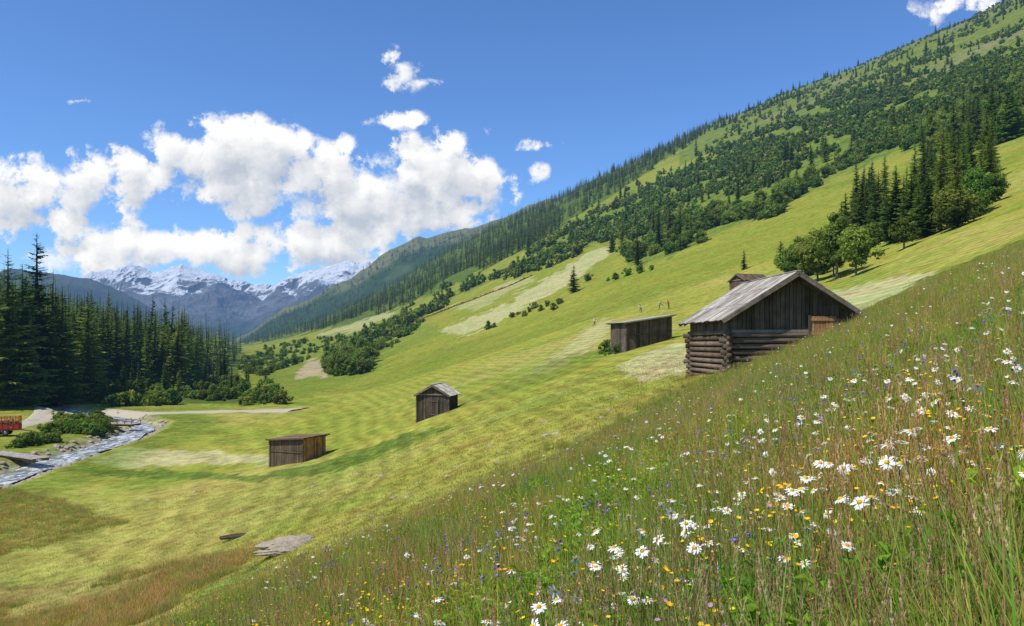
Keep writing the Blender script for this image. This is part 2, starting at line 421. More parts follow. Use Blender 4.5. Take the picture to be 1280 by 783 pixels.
# ------------------------------------------------------------ scatter through geometry nodes
def gn_scatter(name,pts,rot,scl,idx,objs):
    n=len(pts)
    col=bpy.data.collections.new(name+'_sources')
    for i,o in enumerate(objs):
        o.name='%s_src_%02d'%(name,i); col.objects.link(o)
    me=bpy.data.meshes.new(name); me.vertices.add(n); me.vertices.foreach_set('co',np.asarray(pts,np.float32).ravel())
    a=me.attributes.new('rot','FLOAT_VECTOR','POINT'); a.data.foreach_set('vector',np.asarray(rot,np.float32).ravel())
    a=me.attributes.new('scl','FLOAT_VECTOR','POINT'); a.data.foreach_set('vector',np.asarray(scl,np.float32).ravel())
    a=me.attributes.new('idx','INT','POINT'); a.data.foreach_set('value',np.asarray(idx,np.int32))
    o=add_obj(name,me)
    ng=bpy.data.node_groups.new(name+'_gn','GeometryNodeTree')
    ng.interface.new_socket('Geometry',in_out='INPUT',socket_type='NodeSocketGeometry')
    ng.interface.new_socket('Geometry',in_out='OUTPUT',socket_type='NodeSocketGeometry')
    ns=ng.nodes; ls=ng.links
    gi=ns.new('NodeGroupInput'); go=ns.new('NodeGroupOutput')
    ci=ns.new('GeometryNodeCollectionInfo'); ci.inputs['Collection'].default_value=col
    ci.inputs['Separate Children'].default_value=True; ci.inputs['Reset Children'].default_value=True
    ip=ns.new('GeometryNodeInstanceOnPoints'); ip.inputs['Pick Instance'].default_value=True
    def na(nm,dt):
        q=ns.new('GeometryNodeInputNamedAttribute'); q.data_type=dt; q.inputs['Name'].default_value=nm
        return next(x for x in q.outputs if x.enabled and x.name=='Attribute')
    ls.new(gi.outputs[0],ip.inputs['Points']); ls.new(ci.outputs[0],ip.inputs['Instance'])
    ls.new(na('idx','INT'),ip.inputs['Instance Index'])
    er=ns.new('FunctionNodeEulerToRotation'); ls.new(na('rot','FLOAT_VECTOR'),er.inputs[0]); ls.new(er.outputs[0],ip.inputs['Rotation'])
    ls.new(na('scl','FLOAT_VECTOR'),ip.inputs['Scale']); ls.new(ip.outputs[0],go.inputs[0])
    md=o.modifiers.new('scatter','NODES'); md.node_group=ng
    return o
def src(me): return bpy.data.objects.new(me.name,me)
R=random.uniform
def lerp(a,b,t): return tuple(a[i]*(1-t)+b[i]*t for i in range(3))

# ------------------------------------------------------------ tree meshes (metres)
BARK=(.12,.09,.065)
def spruce(seed,h=20,r=3.6,dark=(.06,.10,.025),light=(.19,.27,.06),lev=36,nb=10,seg=5,gap=.06,bare=.06):
    random.seed(seed); mb=MB()
    mb.tube([(0,0,-1),(0,0,h*.5),(0,0,h*.99)],[h*.016,h*.01,.02],BARK,6)
    for i in range(lev):
        t=i/(lev-1); z=h*(bare+(1-bare)*t**.92)
        L0=r*((1-t)**.8)*(.55+.45*min(1,t*6+.4))+.12
        for b in range(max(4,int(nb*(1-.45*t)))):
            if R(0,1)<gap: continue
            an=R(0,6.283); L=L0*R(.62,1.15); d=Vector((math.cos(an),math.sin(an),0)); sd=Vector((-d.y,d.x,0))
            z0=z+R(-.25,.25)
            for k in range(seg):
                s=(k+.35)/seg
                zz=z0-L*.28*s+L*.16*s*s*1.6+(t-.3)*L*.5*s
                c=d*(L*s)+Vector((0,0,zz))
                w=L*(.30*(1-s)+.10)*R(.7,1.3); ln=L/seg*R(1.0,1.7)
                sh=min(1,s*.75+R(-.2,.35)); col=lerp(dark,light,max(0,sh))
                for sg in(-1,1):
                    tip=c+sd*sg*w+d*ln*.6-Vector((0,0,w*R(.15,.6)))
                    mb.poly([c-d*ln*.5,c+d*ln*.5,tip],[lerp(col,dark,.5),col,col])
                if R(0,1)<.5 and seg>3:
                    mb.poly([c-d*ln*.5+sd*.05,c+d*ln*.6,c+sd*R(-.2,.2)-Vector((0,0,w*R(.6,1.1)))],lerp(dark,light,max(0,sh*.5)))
    return mb.mesh('spruce_mesh',[M_leaf])
def broadleaf(seed,h=8,r=3,ncl=46,nl=60,dark=(.07,.12,.02),light=(.22,.30,.05),ls_=.26,shrub=False):
    random.seed(seed); mb=MB()
    cl=[]
    for i in range(ncl):
        while True:
            p=Vector((R(-1,1),R(-1,1),R(-1,1)))
            if .25<p.length<1: break
        th=1-.25*p.z if p.z>0 else 1
        cz=h*(.45 if shrub else .6); hz=h*(.48 if shrub else .4)
        lob=.75+.35*math.sin(3*math.atan2(p.y,p.x)+seed)+R(-.1,.15)
        cl.append(Vector((p.x*r*th*lob,p.y*r*th*lob,cz+p.z*hz*R(.85,1.05))))
    if shrub: stems=[(R(-.5,.5)*r*.3,R(-.5,.5)*r*.3) for _ in range(4)]
    else: stems=[(0,0)]
    for (sx,sy) in stems:
        hh=h*.5
        mb.tube([(sx*.5,sy*.5,-.6),(sx,sy,hh*.5),(sx*1.5+R(-.2,.2),sy*1.5,hh)],[h*.022,h*.017,h*.008],(.2,.18,.14),6)
    for c in cl[::3]:
        b=Vector((0,0,h*R(.2,.4))); mb.tube([b,b.lerp(c,.5)+Vector((0,0,.1*h*.3)),c],[h*.01,h*.006,.01],(.17,.14,.11),4,cap=False)
    for c in cl:
        cr=r*R(.22,.38); tone=R(-.22,.25)
        for j in range(nl):
            v=Vector((random.gauss(0,1),random.gauss(0,1),random.gauss(0,.8))); v.normalize(); v*=cr*R(.45,1)
            p=c+v
            n=(v.normalized()+Vector((R(-.7,.7),R(-.7,.7),R(-.3,.9)))).normalized()
            a=n.orthogonal().normalized(); b=n.cross(a); q=R(0,6.28); a2=a*math.cos(q)+b*math.sin(q); b2=n.cross(a2)
            s=ls_*R(.6,1.3)
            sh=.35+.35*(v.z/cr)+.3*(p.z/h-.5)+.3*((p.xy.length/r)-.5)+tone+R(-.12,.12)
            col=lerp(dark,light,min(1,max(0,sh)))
            mb.poly([p-a2*s,p+b2*s*.6,p+a2*s,p-b2*s*.6],col)
    return mb.mesh('broadleaf_mesh',[M_leaf])
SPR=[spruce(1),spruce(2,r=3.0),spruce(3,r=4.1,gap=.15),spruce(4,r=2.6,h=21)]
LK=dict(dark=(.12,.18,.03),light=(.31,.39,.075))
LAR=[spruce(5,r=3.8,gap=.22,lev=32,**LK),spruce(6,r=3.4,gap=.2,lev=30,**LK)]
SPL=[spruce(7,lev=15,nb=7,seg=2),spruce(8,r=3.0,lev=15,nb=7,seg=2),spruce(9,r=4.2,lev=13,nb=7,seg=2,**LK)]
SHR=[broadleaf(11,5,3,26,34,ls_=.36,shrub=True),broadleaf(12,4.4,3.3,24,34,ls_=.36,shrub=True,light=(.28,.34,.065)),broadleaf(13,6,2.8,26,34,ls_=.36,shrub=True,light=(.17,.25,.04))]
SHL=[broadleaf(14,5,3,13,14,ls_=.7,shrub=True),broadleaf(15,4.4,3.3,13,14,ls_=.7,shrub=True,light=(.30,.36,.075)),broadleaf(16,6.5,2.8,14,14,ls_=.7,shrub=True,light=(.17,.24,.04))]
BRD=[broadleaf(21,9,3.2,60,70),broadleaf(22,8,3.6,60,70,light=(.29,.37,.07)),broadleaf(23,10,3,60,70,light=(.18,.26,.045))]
random.seed(99)

def sample_world(n,pxr,dr_,test,maxn=None):
    px=rng.uniform(*pxr,n); d=np.exp(rng.uniform(math.log(dr_[0]),math.log(dr_[1]),n)); x=(px-CX)/F*d
    z=H(x,d); PX_,PY_=proj(x,d,z); k=test(PX_,PY_,x,d)
    return np.stack([x,d,z],-1)[k]
def scat(name,P,meshes,s0,s1,wts=None,tilt=.03,sink=.2,aniso=.12,sfun=None):
    n=len(P); P=P.copy(); P[:,2]-=sink
    rot=np.stack([rng.normal(0,tilt,n),rng.normal(0,tilt,n),rng.uniform(0,6.283,n)],-1)
    s=rng.uniform(s0,s1,n)
    if sfun is not None: s=s*sfun(P)
    sv=np.stack([s*rng.uniform(1-aniso,1+aniso,n),s*rng.uniform(1-aniso,1+aniso,n),s*rng.uniform(1-aniso,1+aniso,n)],-1)
    idx=rng.choice(len(meshes),n,p=wts)
    return gn_scatter(name,P,rot,sv,idx,[src(m) for m in meshes])
# left valley forest
P=sample_world(4200,(-450,330),(150,750),lambda px,py,x,d:(d>165+.25*(px+0)*(px>0))&(py<503)&(x<-.30*d-25)&((px<120)|(py<490)))
P2=sample_world(260,(-300,70),(160,195),lambda px,py,x,d:(py<508))
P=np.concatenate([P,P2]); nearm=P[:,1]<330
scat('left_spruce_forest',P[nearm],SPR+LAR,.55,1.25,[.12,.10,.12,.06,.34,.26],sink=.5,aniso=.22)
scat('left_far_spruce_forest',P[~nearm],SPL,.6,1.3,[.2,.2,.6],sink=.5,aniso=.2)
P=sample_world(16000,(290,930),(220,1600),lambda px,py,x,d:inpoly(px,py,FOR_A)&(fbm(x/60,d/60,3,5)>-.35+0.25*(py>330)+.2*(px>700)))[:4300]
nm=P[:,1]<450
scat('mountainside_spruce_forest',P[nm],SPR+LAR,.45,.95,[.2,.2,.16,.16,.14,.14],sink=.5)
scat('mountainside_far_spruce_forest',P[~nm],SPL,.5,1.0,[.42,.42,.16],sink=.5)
xx,yy,zz=RA
k=rng.integers(0,xx.size,7000); q=np.stack([xx.ravel()[k],yy.ravel()[k],zz.ravel()[k]],-1); q[:,:2]+=rng.normal(0,4,(len(k),2))
q=q[(yy.ravel()[k]<2870)&(fbm(q[:,0]/200,q[:,1]/200,4,9)<.3)]
scat('distant_ridge_forest',q,SPL[:2],.8,1.3,sink=3)
P=sample_world(34000,(390,1420),(200,1500),lambda px,py,x,d:inpoly(px+12*fbm(x/30,d/30,2,4),py+14*fbm(x/30,d/40,3,14),SHRUB_B)&(fbm(x/32,d/50,4,15)>-.14))[:6600]
nm=P[:,1]<420
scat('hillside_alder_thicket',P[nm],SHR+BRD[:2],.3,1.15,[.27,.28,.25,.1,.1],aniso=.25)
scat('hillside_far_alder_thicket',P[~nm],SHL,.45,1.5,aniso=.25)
P=sample_world(16000,(600,1500),(420,1600),lambda px,py,x,d:(inpoly(px,py,UPPER))&(fbm(x/60,d/90,4,25)>-.02))[:3400]
scat('upper_slope_scrub',P,SHL,.4,1.05)
P=sample_world(9000,(520,1420),(260,1600),lambda px,py,x,d:(inpoly(px,py,SHRUB_B)|inpoly(px,py,UPPER))&(fbm(x/70,d/90,3,35)>.1)&((py<170)|(rng.uniform(0,1,len(px))<.6)))[:300]
C1=sample_world(2600,(1140,1400),(240,700),lambda px,py,x,d:inpoly(px,py,[(1150,175),(1160,120),(1240,70),(1400,20),(1400,130),(1290,165),(1210,185)]))[:80]
sk=sample_world(9000,(730,1010),(1100,1640),lambda px,py,x,d:rng.uniform(0,1,len(px))<.07)[:200]
scat('hillside_spruces',np.concatenate([P,C1,sk]),SPR+LAR,.35,.9)
GA=sample_world(20000,(970,1260),(120,330),lambda px,py,x,d:inpoly(px,py,[(1048,296),(1070,262),(1120,232),(1200,196),(1240,215),(1236,262),(1190,292),(1130,306),(1070,306)]))[:62]
GB=sample_world(20000,(960,1260),(100,330),lambda px,py,x,d:inpoly(px,py,[(978,345),(1010,330),(1060,318),(1095,322),(1098,345),(1050,355),(1000,354)])|inpoly(px,py,[(1190,285),(1205,225),(1235,210),(1246,250),(1225,275)]))[:40]
scat('meadow_spruce_grove',GA,SPR+LAR,.35,.85,aniso=.3)
scat('meadow_alder_grove',GB,BRD+SHR,.35,.85,aniso=.25)
vg=lambda px,py,x,d:fbm(x/14,d/14,3,61)>-.02
P=sample_world(24000,(60,400),(120,420),lambda px,py,x,d:vg(px,py,x,d)&inpoly(px,py,[(85,503),(110,480),(170,470),(200,480),(300,478),(350,490),(352,506),(230,508),(120,509)]))[:330]
P2=sample_world(20000,(300,560),(200,700),lambda px,py,x,d:vg(px,py,x,d)&(inpoly(px,py,[(300,450),(340,432),(420,420),(450,425),(400,445),(330,470),(300,470)])|inpoly(px,py,[(440,450),(470,420),(520,395),(530,402),(500,430),(450,455)])))[:420]
P3=sample_world(20000,(-100,190),(100,165),lambda px,py,x,d:(polydist(x,d,RIVW)>3.6)&(polydist(x,d,RIVW)<12)&(fbm(x/8,d/8,2,8)>-.25)&(py>525)&(px<150)&(d>106+.12*px)&(px>22))[:260]
P4=np.array([unproj(a,b) for a,b in ((640,398),(648,394),(655,396),(662,391),(668,386),(676,389),(684,384),(693,388),(700,380),(760,352),(770,350),(785,345),(800,342),(815,338),(610,412),(618,410),(735,352))])
scat('valley_bushes',np.concatenate([P,P2]),SHR,.2,.85,aniso=.3)
VS_=sample_world(3000,(90,340),(170,420),lambda px,py,x,d:inpoly(px,py,[(110,500),(120,478),(200,478),(300,474),(345,490),(230,500)]))[:34]
scat('valley_spruces',VS_,SPR+LAR,.2,.6)
scat('riverside_bushes',P3,SHR,.16,.42)
scat('meadow_bushes',P4,SHR,.35,.8)
P5=np.array([unproj(a,b,70) for a,b in ((757,441),(764,443),(772,442),(988,402))])
scat('barnside_bushes',P5,SHR,.18,.34)

def tree(name,me,px,py,hpx,base_h,wid=1.,seed=0):
    p=unproj(px,py); s=hpx/F*p.y/base_h
    return add_obj(name,me,None,(p.x,p.y,p.z-.2),seed*1.7,(s*wid,s*wid,s))
for i,(px,py,hp,w) in enumerate([(717,366,36,1.5),(765,316,27,1.4),(930,338,28,1.2),(976,334,36,1.4),(870,196,26,1),(1078,300,78,1.5),(1098,304,92,1.5),(1120,303,98,1.4),(1139,300,92,1.5),(1160,296,80,1.4),(1176,290,100,1.1),(1057,288,50,1.5),(1197,285,70,1.4),(1165,190,62,1.3),(1192,193,70,1.4),(1240,182,80,1.3),(1262,176,75,1.4),(1222,184,60,1.3),
   (186,484,60,1.3),(46,507,218,1.2),(10,509,200,1.2),(78,506,150,1.3),(28,507,180,1.2),(110,500,135,1.3),(246,478,42,1.2),(332,486,24,1.2),(1108,300,70,1.6),(1148,298,70,1.6),(-12,510,220,1.1)]):
    me_=(SPR+LAR)[[0,2,1,2,3,0,1,2,4,2,3,1,2,4,5,0,2,1,4,0,4,4,2,5,2,0,2,5,5][i]]
    tree('larch_tree' if me_ in LAR else 'spruce_tree',me_,px,py,hp,20,w,i)
for i,(px,py,hp,w) in enumerate([(1000,348,46,1.1),(1022,352,72,1.0),(1046,350,75,1.1),(1070,345,66,1.1),(986,345,38,1.2),(1210,268,50,1.1),(1085,322,46,1.2),(1190,288,60,1.2),(1130,312,36,1.4)]):
    tree('alder_tree',BRD[i%3],px,py,hp,9,w,i+3)

# ------------------------------------------------------------ road, river
def strip(name,pts,width,mat,lift,n=9,step=1.0,edge=.0,hf=H,smoothz=False,wob=.4):
    P=[Vector((p[0],p[1],0)) for p in pts]; Q=[]
    for i in range(len(P)-1):
        p0=P[max(i-1,0)];p1=P[i];p2=P[i+1];p3=P[min(i+2,len(P)-1)]
        m=max(2,int((p2-p1).length/step))
        for k in range(m):
            t=k/m; Q.append(.5*((2*p1)+(-p0+p2)*t+(2*p0-5*p1+4*p2-p3)*t*t+(-p0+3*p1-3*p2+p3)*t**3))
    Q.append(P[-1]); v=[];f=[]
    for i,q in enumerate(Q):
        d=(Q[min(i+1,len(Q)-1)]-Q[max(i-1,0)]).normalized(); s=Vector((-d.y,d.x,0))
        w=width*(1+wob*.5*float(fbm(np.array(i*.13),np.array(2.2),3,9)))
        for j in range(n):
            t=j/(n-1)*2-1; p=q+s*w*.5*t
            z=float(hf(q.x,q.y) if smoothz else hf(p.x,p.y))+lift-edge*abs(t)**4
            v.append((p.x,p.y,z))
    for i in range(len(Q)-1):
        for j in range(n-1): a=i*n+j; f.append((a,a+1,a+n+1,a+n))
    me=new_mesh(name,v,f,None,[mat],True); return add_obj(name,me)
def W(px,py):
    p=unproj(px,py); return (p.x,p.y)
strip('gravel_road',[W(-80,552),W(-20,541),W(25,531),W(60,524),W(110,519.5),W(180,517.5),W(260,515.5),W(330,514.5),W(374,513)],5.5,M_gravel,.22,edge=.2,wob=.3)
strip('forest_track',[W(42,527),W(52,518),W(64,508),W(90,497)],3.2,M_gravel,.26,edge=.2,wob=.3)
def water_mat():
    m,ns,ls=newmat('white_water'); pos=posco(ns)
    mp=ns.new('ShaderNodeMapping'); mp.inputs['Rotation'].default_value=(0,0,.9); mp.inputs['Scale'].default_value=(1,.35,1); ls.new(pos,mp.inputs[0])
    n=noise(ns,ls,1.2,8,.7,mp.outputs[0],1.)
    k=math_(ns,ls,'MULTIPLY',math_(ns,ls,'SUBTRACT',n,.46,clamp=True),7.,clamp=True)
    c=mixc(ns,ls,k,(.14,.15,.12),(.74,.76,.76))
    p=ns.new('ShaderNodeBsdfPrincipled'); ls.new(c,p.inputs['Base Color']); p.inputs['Roughness'].default_value=.4
    b=ns.new('ShaderNodeBump'); b.inputs['Distance'].default_value=.25; ls.new(n,b.inputs['Height']); ls.new(b.outputs[0],p.inputs['Normal'])
    finish(ns,ls,p.outputs[0],False); return m
M_water=water_mat()
strip('mountain_stream',RIVW,3.9,M_water,.36,smoothz=True,wob=.8)
def rockmesh(seed,flat=.6,sub=4):
    import bmesh
    bm=bmesh.new(); bmesh.ops.create_icosphere(bm,subdivisions=sub,radius=1)
    for v in bm.verts:
        p=v.co.copy(); n=fbm(np.array(p.x*1.1+seed*3.1),np.array(p.y*1.1+p.z*1.7+seed),5,seed)
        q=p*(1+.45*float(n)); q.z*=flat*(1+.35*float(fbm(np.array(p.x*2.2),np.array(p.y*2.2),4,seed+2))); v.co=q
    me=bpy.data.meshes.new('rock'); bm.to_mesh(me); bm.free(); me.materials.append(M_rock); return me
RK=[rockmesh(i,sub=3) for i in (1,2,3)]
P=sample_world(60000,(-120,210),(80,170),lambda px,py,x,d:(polydist(x,d,RIVW)>1.0)&(polydist(x,d,RIVW)<4.8))[:520]
scat('stream_rocks',P,RK,.15,.6,sink=.05)
P=sample_world(4000,(60,1000),(30,110),lambda px,py,x,d:~inpoly(px,py,TALL)&(fbm(x/14,d/14,3,71)>.25)&(py<660))[:60]
scat('meadow_stones',P,RK,.06,.22,sink=.02)
p=unproj(368,684); add_obj('flat_boulder',rockmesh(9,.26,5),None,(p.x,p.y,p.z+.0),.35,(1.6,.95,1.3))
p=unproj(296,672); mb=MB(); random.seed(4)
for k in range(4): mb.tube([(-.8+R(-.2,.2),k*.14-.3,.05),(0,k*.14-.3+R(-.1,.1),.09),(.8+R(-.2,.2),k*.14-.25,.06)],[.06,.08,.05],(.11,.08,.055),8)
add_obj('old_log_pile',mb.mesh('old_log_pile',[M_woodh]),None,p,.5)

# ------------------------------------------------------------ barns
DK=(.10,.075,.056); GR=(.22,.18,.14); BR=(.22,.13,.07); OR=(.46,.23,.09); RF=(.40,.36,.32)
def wcol(base,amp=.35):
    k=1+R(-amp,amp); w=R(0,.3); return tuple(base[i]*k*(1-w)+GR[i]*w for i in range(3))
def plank_wall(mb,a,b,z0,ztop,pw=.2,th=.025,base=DK,out=(0,-1,0)):
    a=Vector(a);b=Vector(b);d=(b-a);L=d.length;d.normalize();o=Vector(out);x=0
    while x<L-.02:
        w=min(pw*R(.75,1.25),L-x); w2=w-.016
        zt0=ztop((x+.004)/L); zt1=ztop((x+w2)/L); zb=z0+R(-.05,.06); off=R(0,.02)
        p0=a+d*(x+.004)+o*off; p1=a+d*(x+w2)+o*off
        q=[p0,p1,p1-o*th,p0-o*th]
        pts=[Vector((v.x,v.y,zb)) for v in q]+[Vector((v.x,v.y,z)) for v,z in zip(q,(zt0,zt1,zt1,zt0))]
        mb.hexa(pts,wcol(base)); x+=w
def gable_barn(name,loc,rotz,w,l,hw,hr,ov=.5,ovf=.6,log_h=0,base=DK,roofc=RF,found=1.2,door=None,pw=.2):
    par=empty(name,loc,rotz)
    inner=MB(); e=.06; IC=(.02,.016,.012)
    pr=[(-w/2+e,e),(w/2-e,e),(w/2-e,l-e),(-w/2+e,l-e)]
    inner.hexa([(x,y,-found) for x,y in pr]+[(x,y,hw-.05) for x,y in pr],IC)
    n=len(inner.v)
    for y in(e,l-e):
        for x,z in((-w/2+e,hw-.049),(w/2-e,hw-.049),(0,hr-.12)): inner.v.append(Vector((x,y,z))); inner.c.append(IC)
    for q in((n,n+1,n+2),(n+5,n+4,n+3),(n,n+2,n+5,n+3),(n+1,n+4,n+5,n+2)): inner.f.append(q); inner.mi.append(0)
    add_obj('interior_core',inner.mesh('interior_core',[M_woodv]),par)
    mb=MB()
    zt=lambda t:hw+(hr-hw)*(1-abs(2*t-1))-.06
    plank_wall(mb,(-w/2,-.03,0),(w/2,-.03,0),log_h if log_h else -found,zt,pw,base=base)
    plank_wall(mb,(-w/2,l+.03,0),(w/2,l+.03,0),log_h if log_h else -found,zt,pw,base=base,out=(0,1,0))
    for sx in(-1,1):
        plank_wall(mb,(sx*(w/2+.03),0,0),(sx*(w/2+.03),l,0),log_h if log_h else -found,lambda t:hw-.02,pw,base=base,out=(sx,0,0))
    for sx in(-1,1):
        mb.box((sx*(w/2-.02),-.075,(hw-found)/2 if not log_h else (hw+log_h)/2),(.07,0,0),(0,.035,0),(0,0,((hw+found)/2 if not log_h else (hw-log_h)/2)-.06),wcol(base,.2))
    mb.box((0,-.1,(hw+.02) if not log_h else log_h+.1),(w/2+.05,0,0),(0,.045,0),(0,0,.07),wcol(GR,.2))
    add_obj('plank_walls',mb.mesh('plank_walls',[M_woodv]),par)
    if log_h:
        lg=MB(); r=.125; z=-found+r
        while z<log_h+.02:
            rr=r*R(.85,1.06); ex=.28
            for y in(.0,l):
                lg.tube([(-w/2-ex+R(-.15,.1),y-.05,z),(0,y-.05+R(-.02,.02),z+R(-.02,.02)),(w/2+ex+R(-.06,.12),y-.05,z)],[rr,rr*1.02,rr*.95],wcol((.105,.072,.05),.5),9)
            for sx in(-1,1):
                lg.tube([(sx*w/2,-ex+R(-.16,.1),z+r),(sx*w/2,l/2,z+r+R(-.01,.01)),(sx*w/2,l+ex,z+r)],[rr,rr,rr],wcol((.14,.10,.07),.45),9)
            z+=2*r*1.12
        add_obj('log_walls',lg.mesh('log_walls',[M_woodh],True),par)
    rf=MB(); sl=(hr-hw)/(w/2)
    for sx in(-1,1):
        dn=Vector((sx,0,-sl)).normalized(); nrm=Vector((sx*sl,0,1)).normalized()
        top=Vector((0,0,hr+.04)); Ls=(w/2+ov)*math.sqrt(1+sl*sl)
        rf.box(top+dn*Ls/2+Vector((0,l/2,0))-nrm*.02,dn*(Ls/2-.04),(0,(l+2*ovf)/2-.03,0),nrm*.02,(.15,.12,.09))
        for row in range(3):
            s0=row*Ls/3-.1*(row>0); s1=(row+1)*Ls/3+R(0,.02)
            y=-ovf
            while y<l+ovf-.03:
                bw=min(.22*R(.7,1.3),l+ovf-y); k=R(.0,.012); e1=s1+R(-.05,.07)
                c=top+dn*((max(0,s0)+e1)/2)+Vector((0,y+bw/2,0))+nrm*(.02+.03*(3-row)*.5+k)
                kk_=R(.5,1.15); rf.box(c,dn*((e1-max(0,s0))/2),(0,bw/2-.008,0),nrm*.012,tuple(q*kk_ for q in roofc)); y+=bw
        for yy_ in(-ovf,l+ovf):
            rf.box(top+dn*Ls/2+Vector((0,yy_+.0,0))-nrm*.06,dn*(Ls/2),(0,.025,0),nrm*.09,(.2,.16,.115))
        for k in range(4):
            yb=l*k/3; rf.box(top+dn*Ls/2+Vector((0,yb,0))-nrm*.11,dn*(Ls/2-.08),(0,.06,0),nrm*.06,(.13,.1,.07))
    rf.box((0,l/2,hr+.12),(.12,0,0),(0,l/2+ovf,0),(0,0,.02),tuple(q*.8 for q in roofc))
    add_obj('board_roof',rf.mesh('board_roof',[M_woodr]),par)
    if door:
        dm=MB(); x0,x1,z0,z1,dc=door
        yd=-.22 if log_h else -.1
        plank_wall(dm,(x0,yd,0),(x1,yd,0),z0,lambda t:z1,.22,base=dc)
        dm.box(((x0+x1)/2,yd-.035,z1-.15),((x1-x0)/2,0,0),(0,.015,0),(0,0,.06),wcol(dc,.1)); dm.box(((x0+x1)/2,yd-.035,z0+.2),((x1-x0)/2,0,0),(0,.015,0),(0,0,.06),wcol(dc,.1))
        for xx_ in (x0-.05,x1+.05): dm.box((xx_,yd-.02,(z0+z1)/2),(.05,0,0),(0,.03,0),(0,0,(z1-z0)/2+.05),wcol(DK,.1))
        add_obj('door',dm.mesh('door',[M_woodv]),par)
    return par
def shed(name,loc,rotz,w,l,hl,hr_,ov=.35,base=DK,roofc=RF,found=1.,orange_side=False,pw=.2):
    par=empty(name,loc,rotz); mb=MB(); e=.05
    hx=lambda x:hl+(hr_-hl)*(x+w/2)/w
    pr=[(-w/2+e,e),(w/2-e,e),(w/2-e,l-e),(-w/2+e,l-e)]
    inn=MB(); inn.hexa([(x,y,-found) for x,y in pr]+[(x,y,hx(x)-.04) for x,y in pr],(.02,.016,.012)); add_obj('interior_core',inn.mesh('interior_core',[M_woodv]),par)
    plank_wall(mb,(-w/2,-.03,0),(w/2,-.03,0),-found,lambda t:hx(-w/2+w*t)-.02,pw,base=base)
    plank_wall(mb,(-w/2,l+.03,0),(w/2,l+.03,0),-found,lambda t:hx(-w/2+w*t)-.02,pw,base=base,out=(0,1,0))
    plank_wall(mb,(-w/2-.03,0,0),(-w/2-.03,l,0),-found,lambda t:hl-.02,pw,base=base,out=(-1,0,0))
    plank_wall(mb,(w/2+.03,0,0),(w/2+.03,l,0),-found,lambda t:hr_-.02,pw,base=OR if orange_side else base,out=(1,0,0))
    for sx in(-1,1): mb.box((sx*(w/2-.03),-.075,(hx(sx*w/2)-found)/2),(.07,0,0),(0,.035,0),(0,0,(hx(sx*w/2)+found)/2-.04),wcol(base,.2))
    mb.box((0,-.09,hl*.52),(w/2,0,0),(0,.02,0),(0,0,.05),wcol(base,.2))
    add_obj('plank_walls',mb.mesh('plank_walls',[M_woodv]),par)
    rf=MB(); d=Vector((w,0,hr_-hl)).normalized(); n=Vector((-d.z,0,d.x)); Lr=math.hypot(w,hr_-hl)+2*ov
    c0=Vector((0,l/2,(hl+hr_)/2+.05))
    rf.box(c0,d*Lr/2,(0,l/2+ov,0),n*.03,(.15,.12,.09)); y=-ov
    for yb in (0.05,l/2,l-.05): rf.box(Vector((0,yb,(hl+hr_)/2-.02))-n*.02,d*(Lr/2-.05),(0,.06,0),n*.035,(.13,.1,.07))
    while y<l+ov-.02:
        bw=min(.24*R(.7,1.3),l+ov-y); kk_=R(.6,1.15)
        rf.box(c0+Vector((0,y+bw/2-l/2,0))+n*(.045+R(0,.012))+d*R(-.05,.05),d*(Lr/2+.04),(0,bw/2-.008,0),n*.012,tuple(q*kk_ for q in roofc)); y+=bw
    for yy_ in(-ov-.03,l+ov+.03): rf.box(c0+Vector((0,yy_-l/2,0)),d*Lr/2,(0,.025,0),n*.07,tuple(q*.7 for q in roofc))
    add_obj('board_roof',rf.mesh('board_roof',[M_woodr]),par); return par
random.seed(5)
gable_barn('log_barn',(13.35,38,-1.45),.05,6.3,6.4,2.8,4.75,.5,.7,log_h=1.95,base=(.12,.085,.058),roofc=(.42,.37,.31),found=1.6,door=(.75,2.0,1.75,2.75,OR))
p=unproj(810,432,60); shed('hay_shed',(p.x+.1,p.y,p.z-.1),.32,5.4,3.8,2.5,3.3,.4,base=(.10,.075,.055),roofc=(.42,.38,.26),found=1.4)
p=unproj(541,521,50); gable_barn('hay_barn',(p.x,p.y,p.z+.1),-.2,3.4,3.2,2.1,3.05,.25,.3,base=(.08,.062,.048),roofc=(.60,.54,.46),found=.9,door=(-.5,.5,-.1,1.6,DK),pw=.17)
p=unproj(358,581,50); shed('hay_shed',(p.x,p.y,p.z+.1),-.42,4.0,3.4,2.15,2.45,.3,base=(.12,.085,.055),roofc=(.22,.15,.10),found=.9,orange_side=True)
p=unproj(922,362,75); gable_barn('hay_barn',(p.x,p.y,p.z),-1.15,4.2,5.6,1.6,2.7,.4,.4,base=(.11,.07,.05),roofc=(.16,.12,.09),found=1.5)

mb=MB(); random.seed(3)
pl=[(515,404),(560,387),(600,372),(640,357),(665,345)]
Wp=[unproj(*q) for q in pl]
for i in range(len(Wp)-1):
    n=int((Wp[i+1]-Wp[i]).length/1.1)
    for k in range(n):
        q=Wp[i].lerp(Wp[i+1],(k+.5)/n); z=float(H(q.x,q.y)); d=(Wp[i+1]-Wp[i]).normalized(); s=Vector((-d.y,d.x,0)).normalized()
        h=R(.4,1.1); k_=R(.5,1.1); mb.box((q.x,q.y,z+h/2-.4),d*R(.5,.7),s*R(.3,.5),Vector((R(-.1,.1),0,h/2+.4)),tuple(c*k_ for c in (.24,.15,.095)))
add_obj('dry_stone_wall',mb.mesh('dry_stone_wall',[M_woodr]))

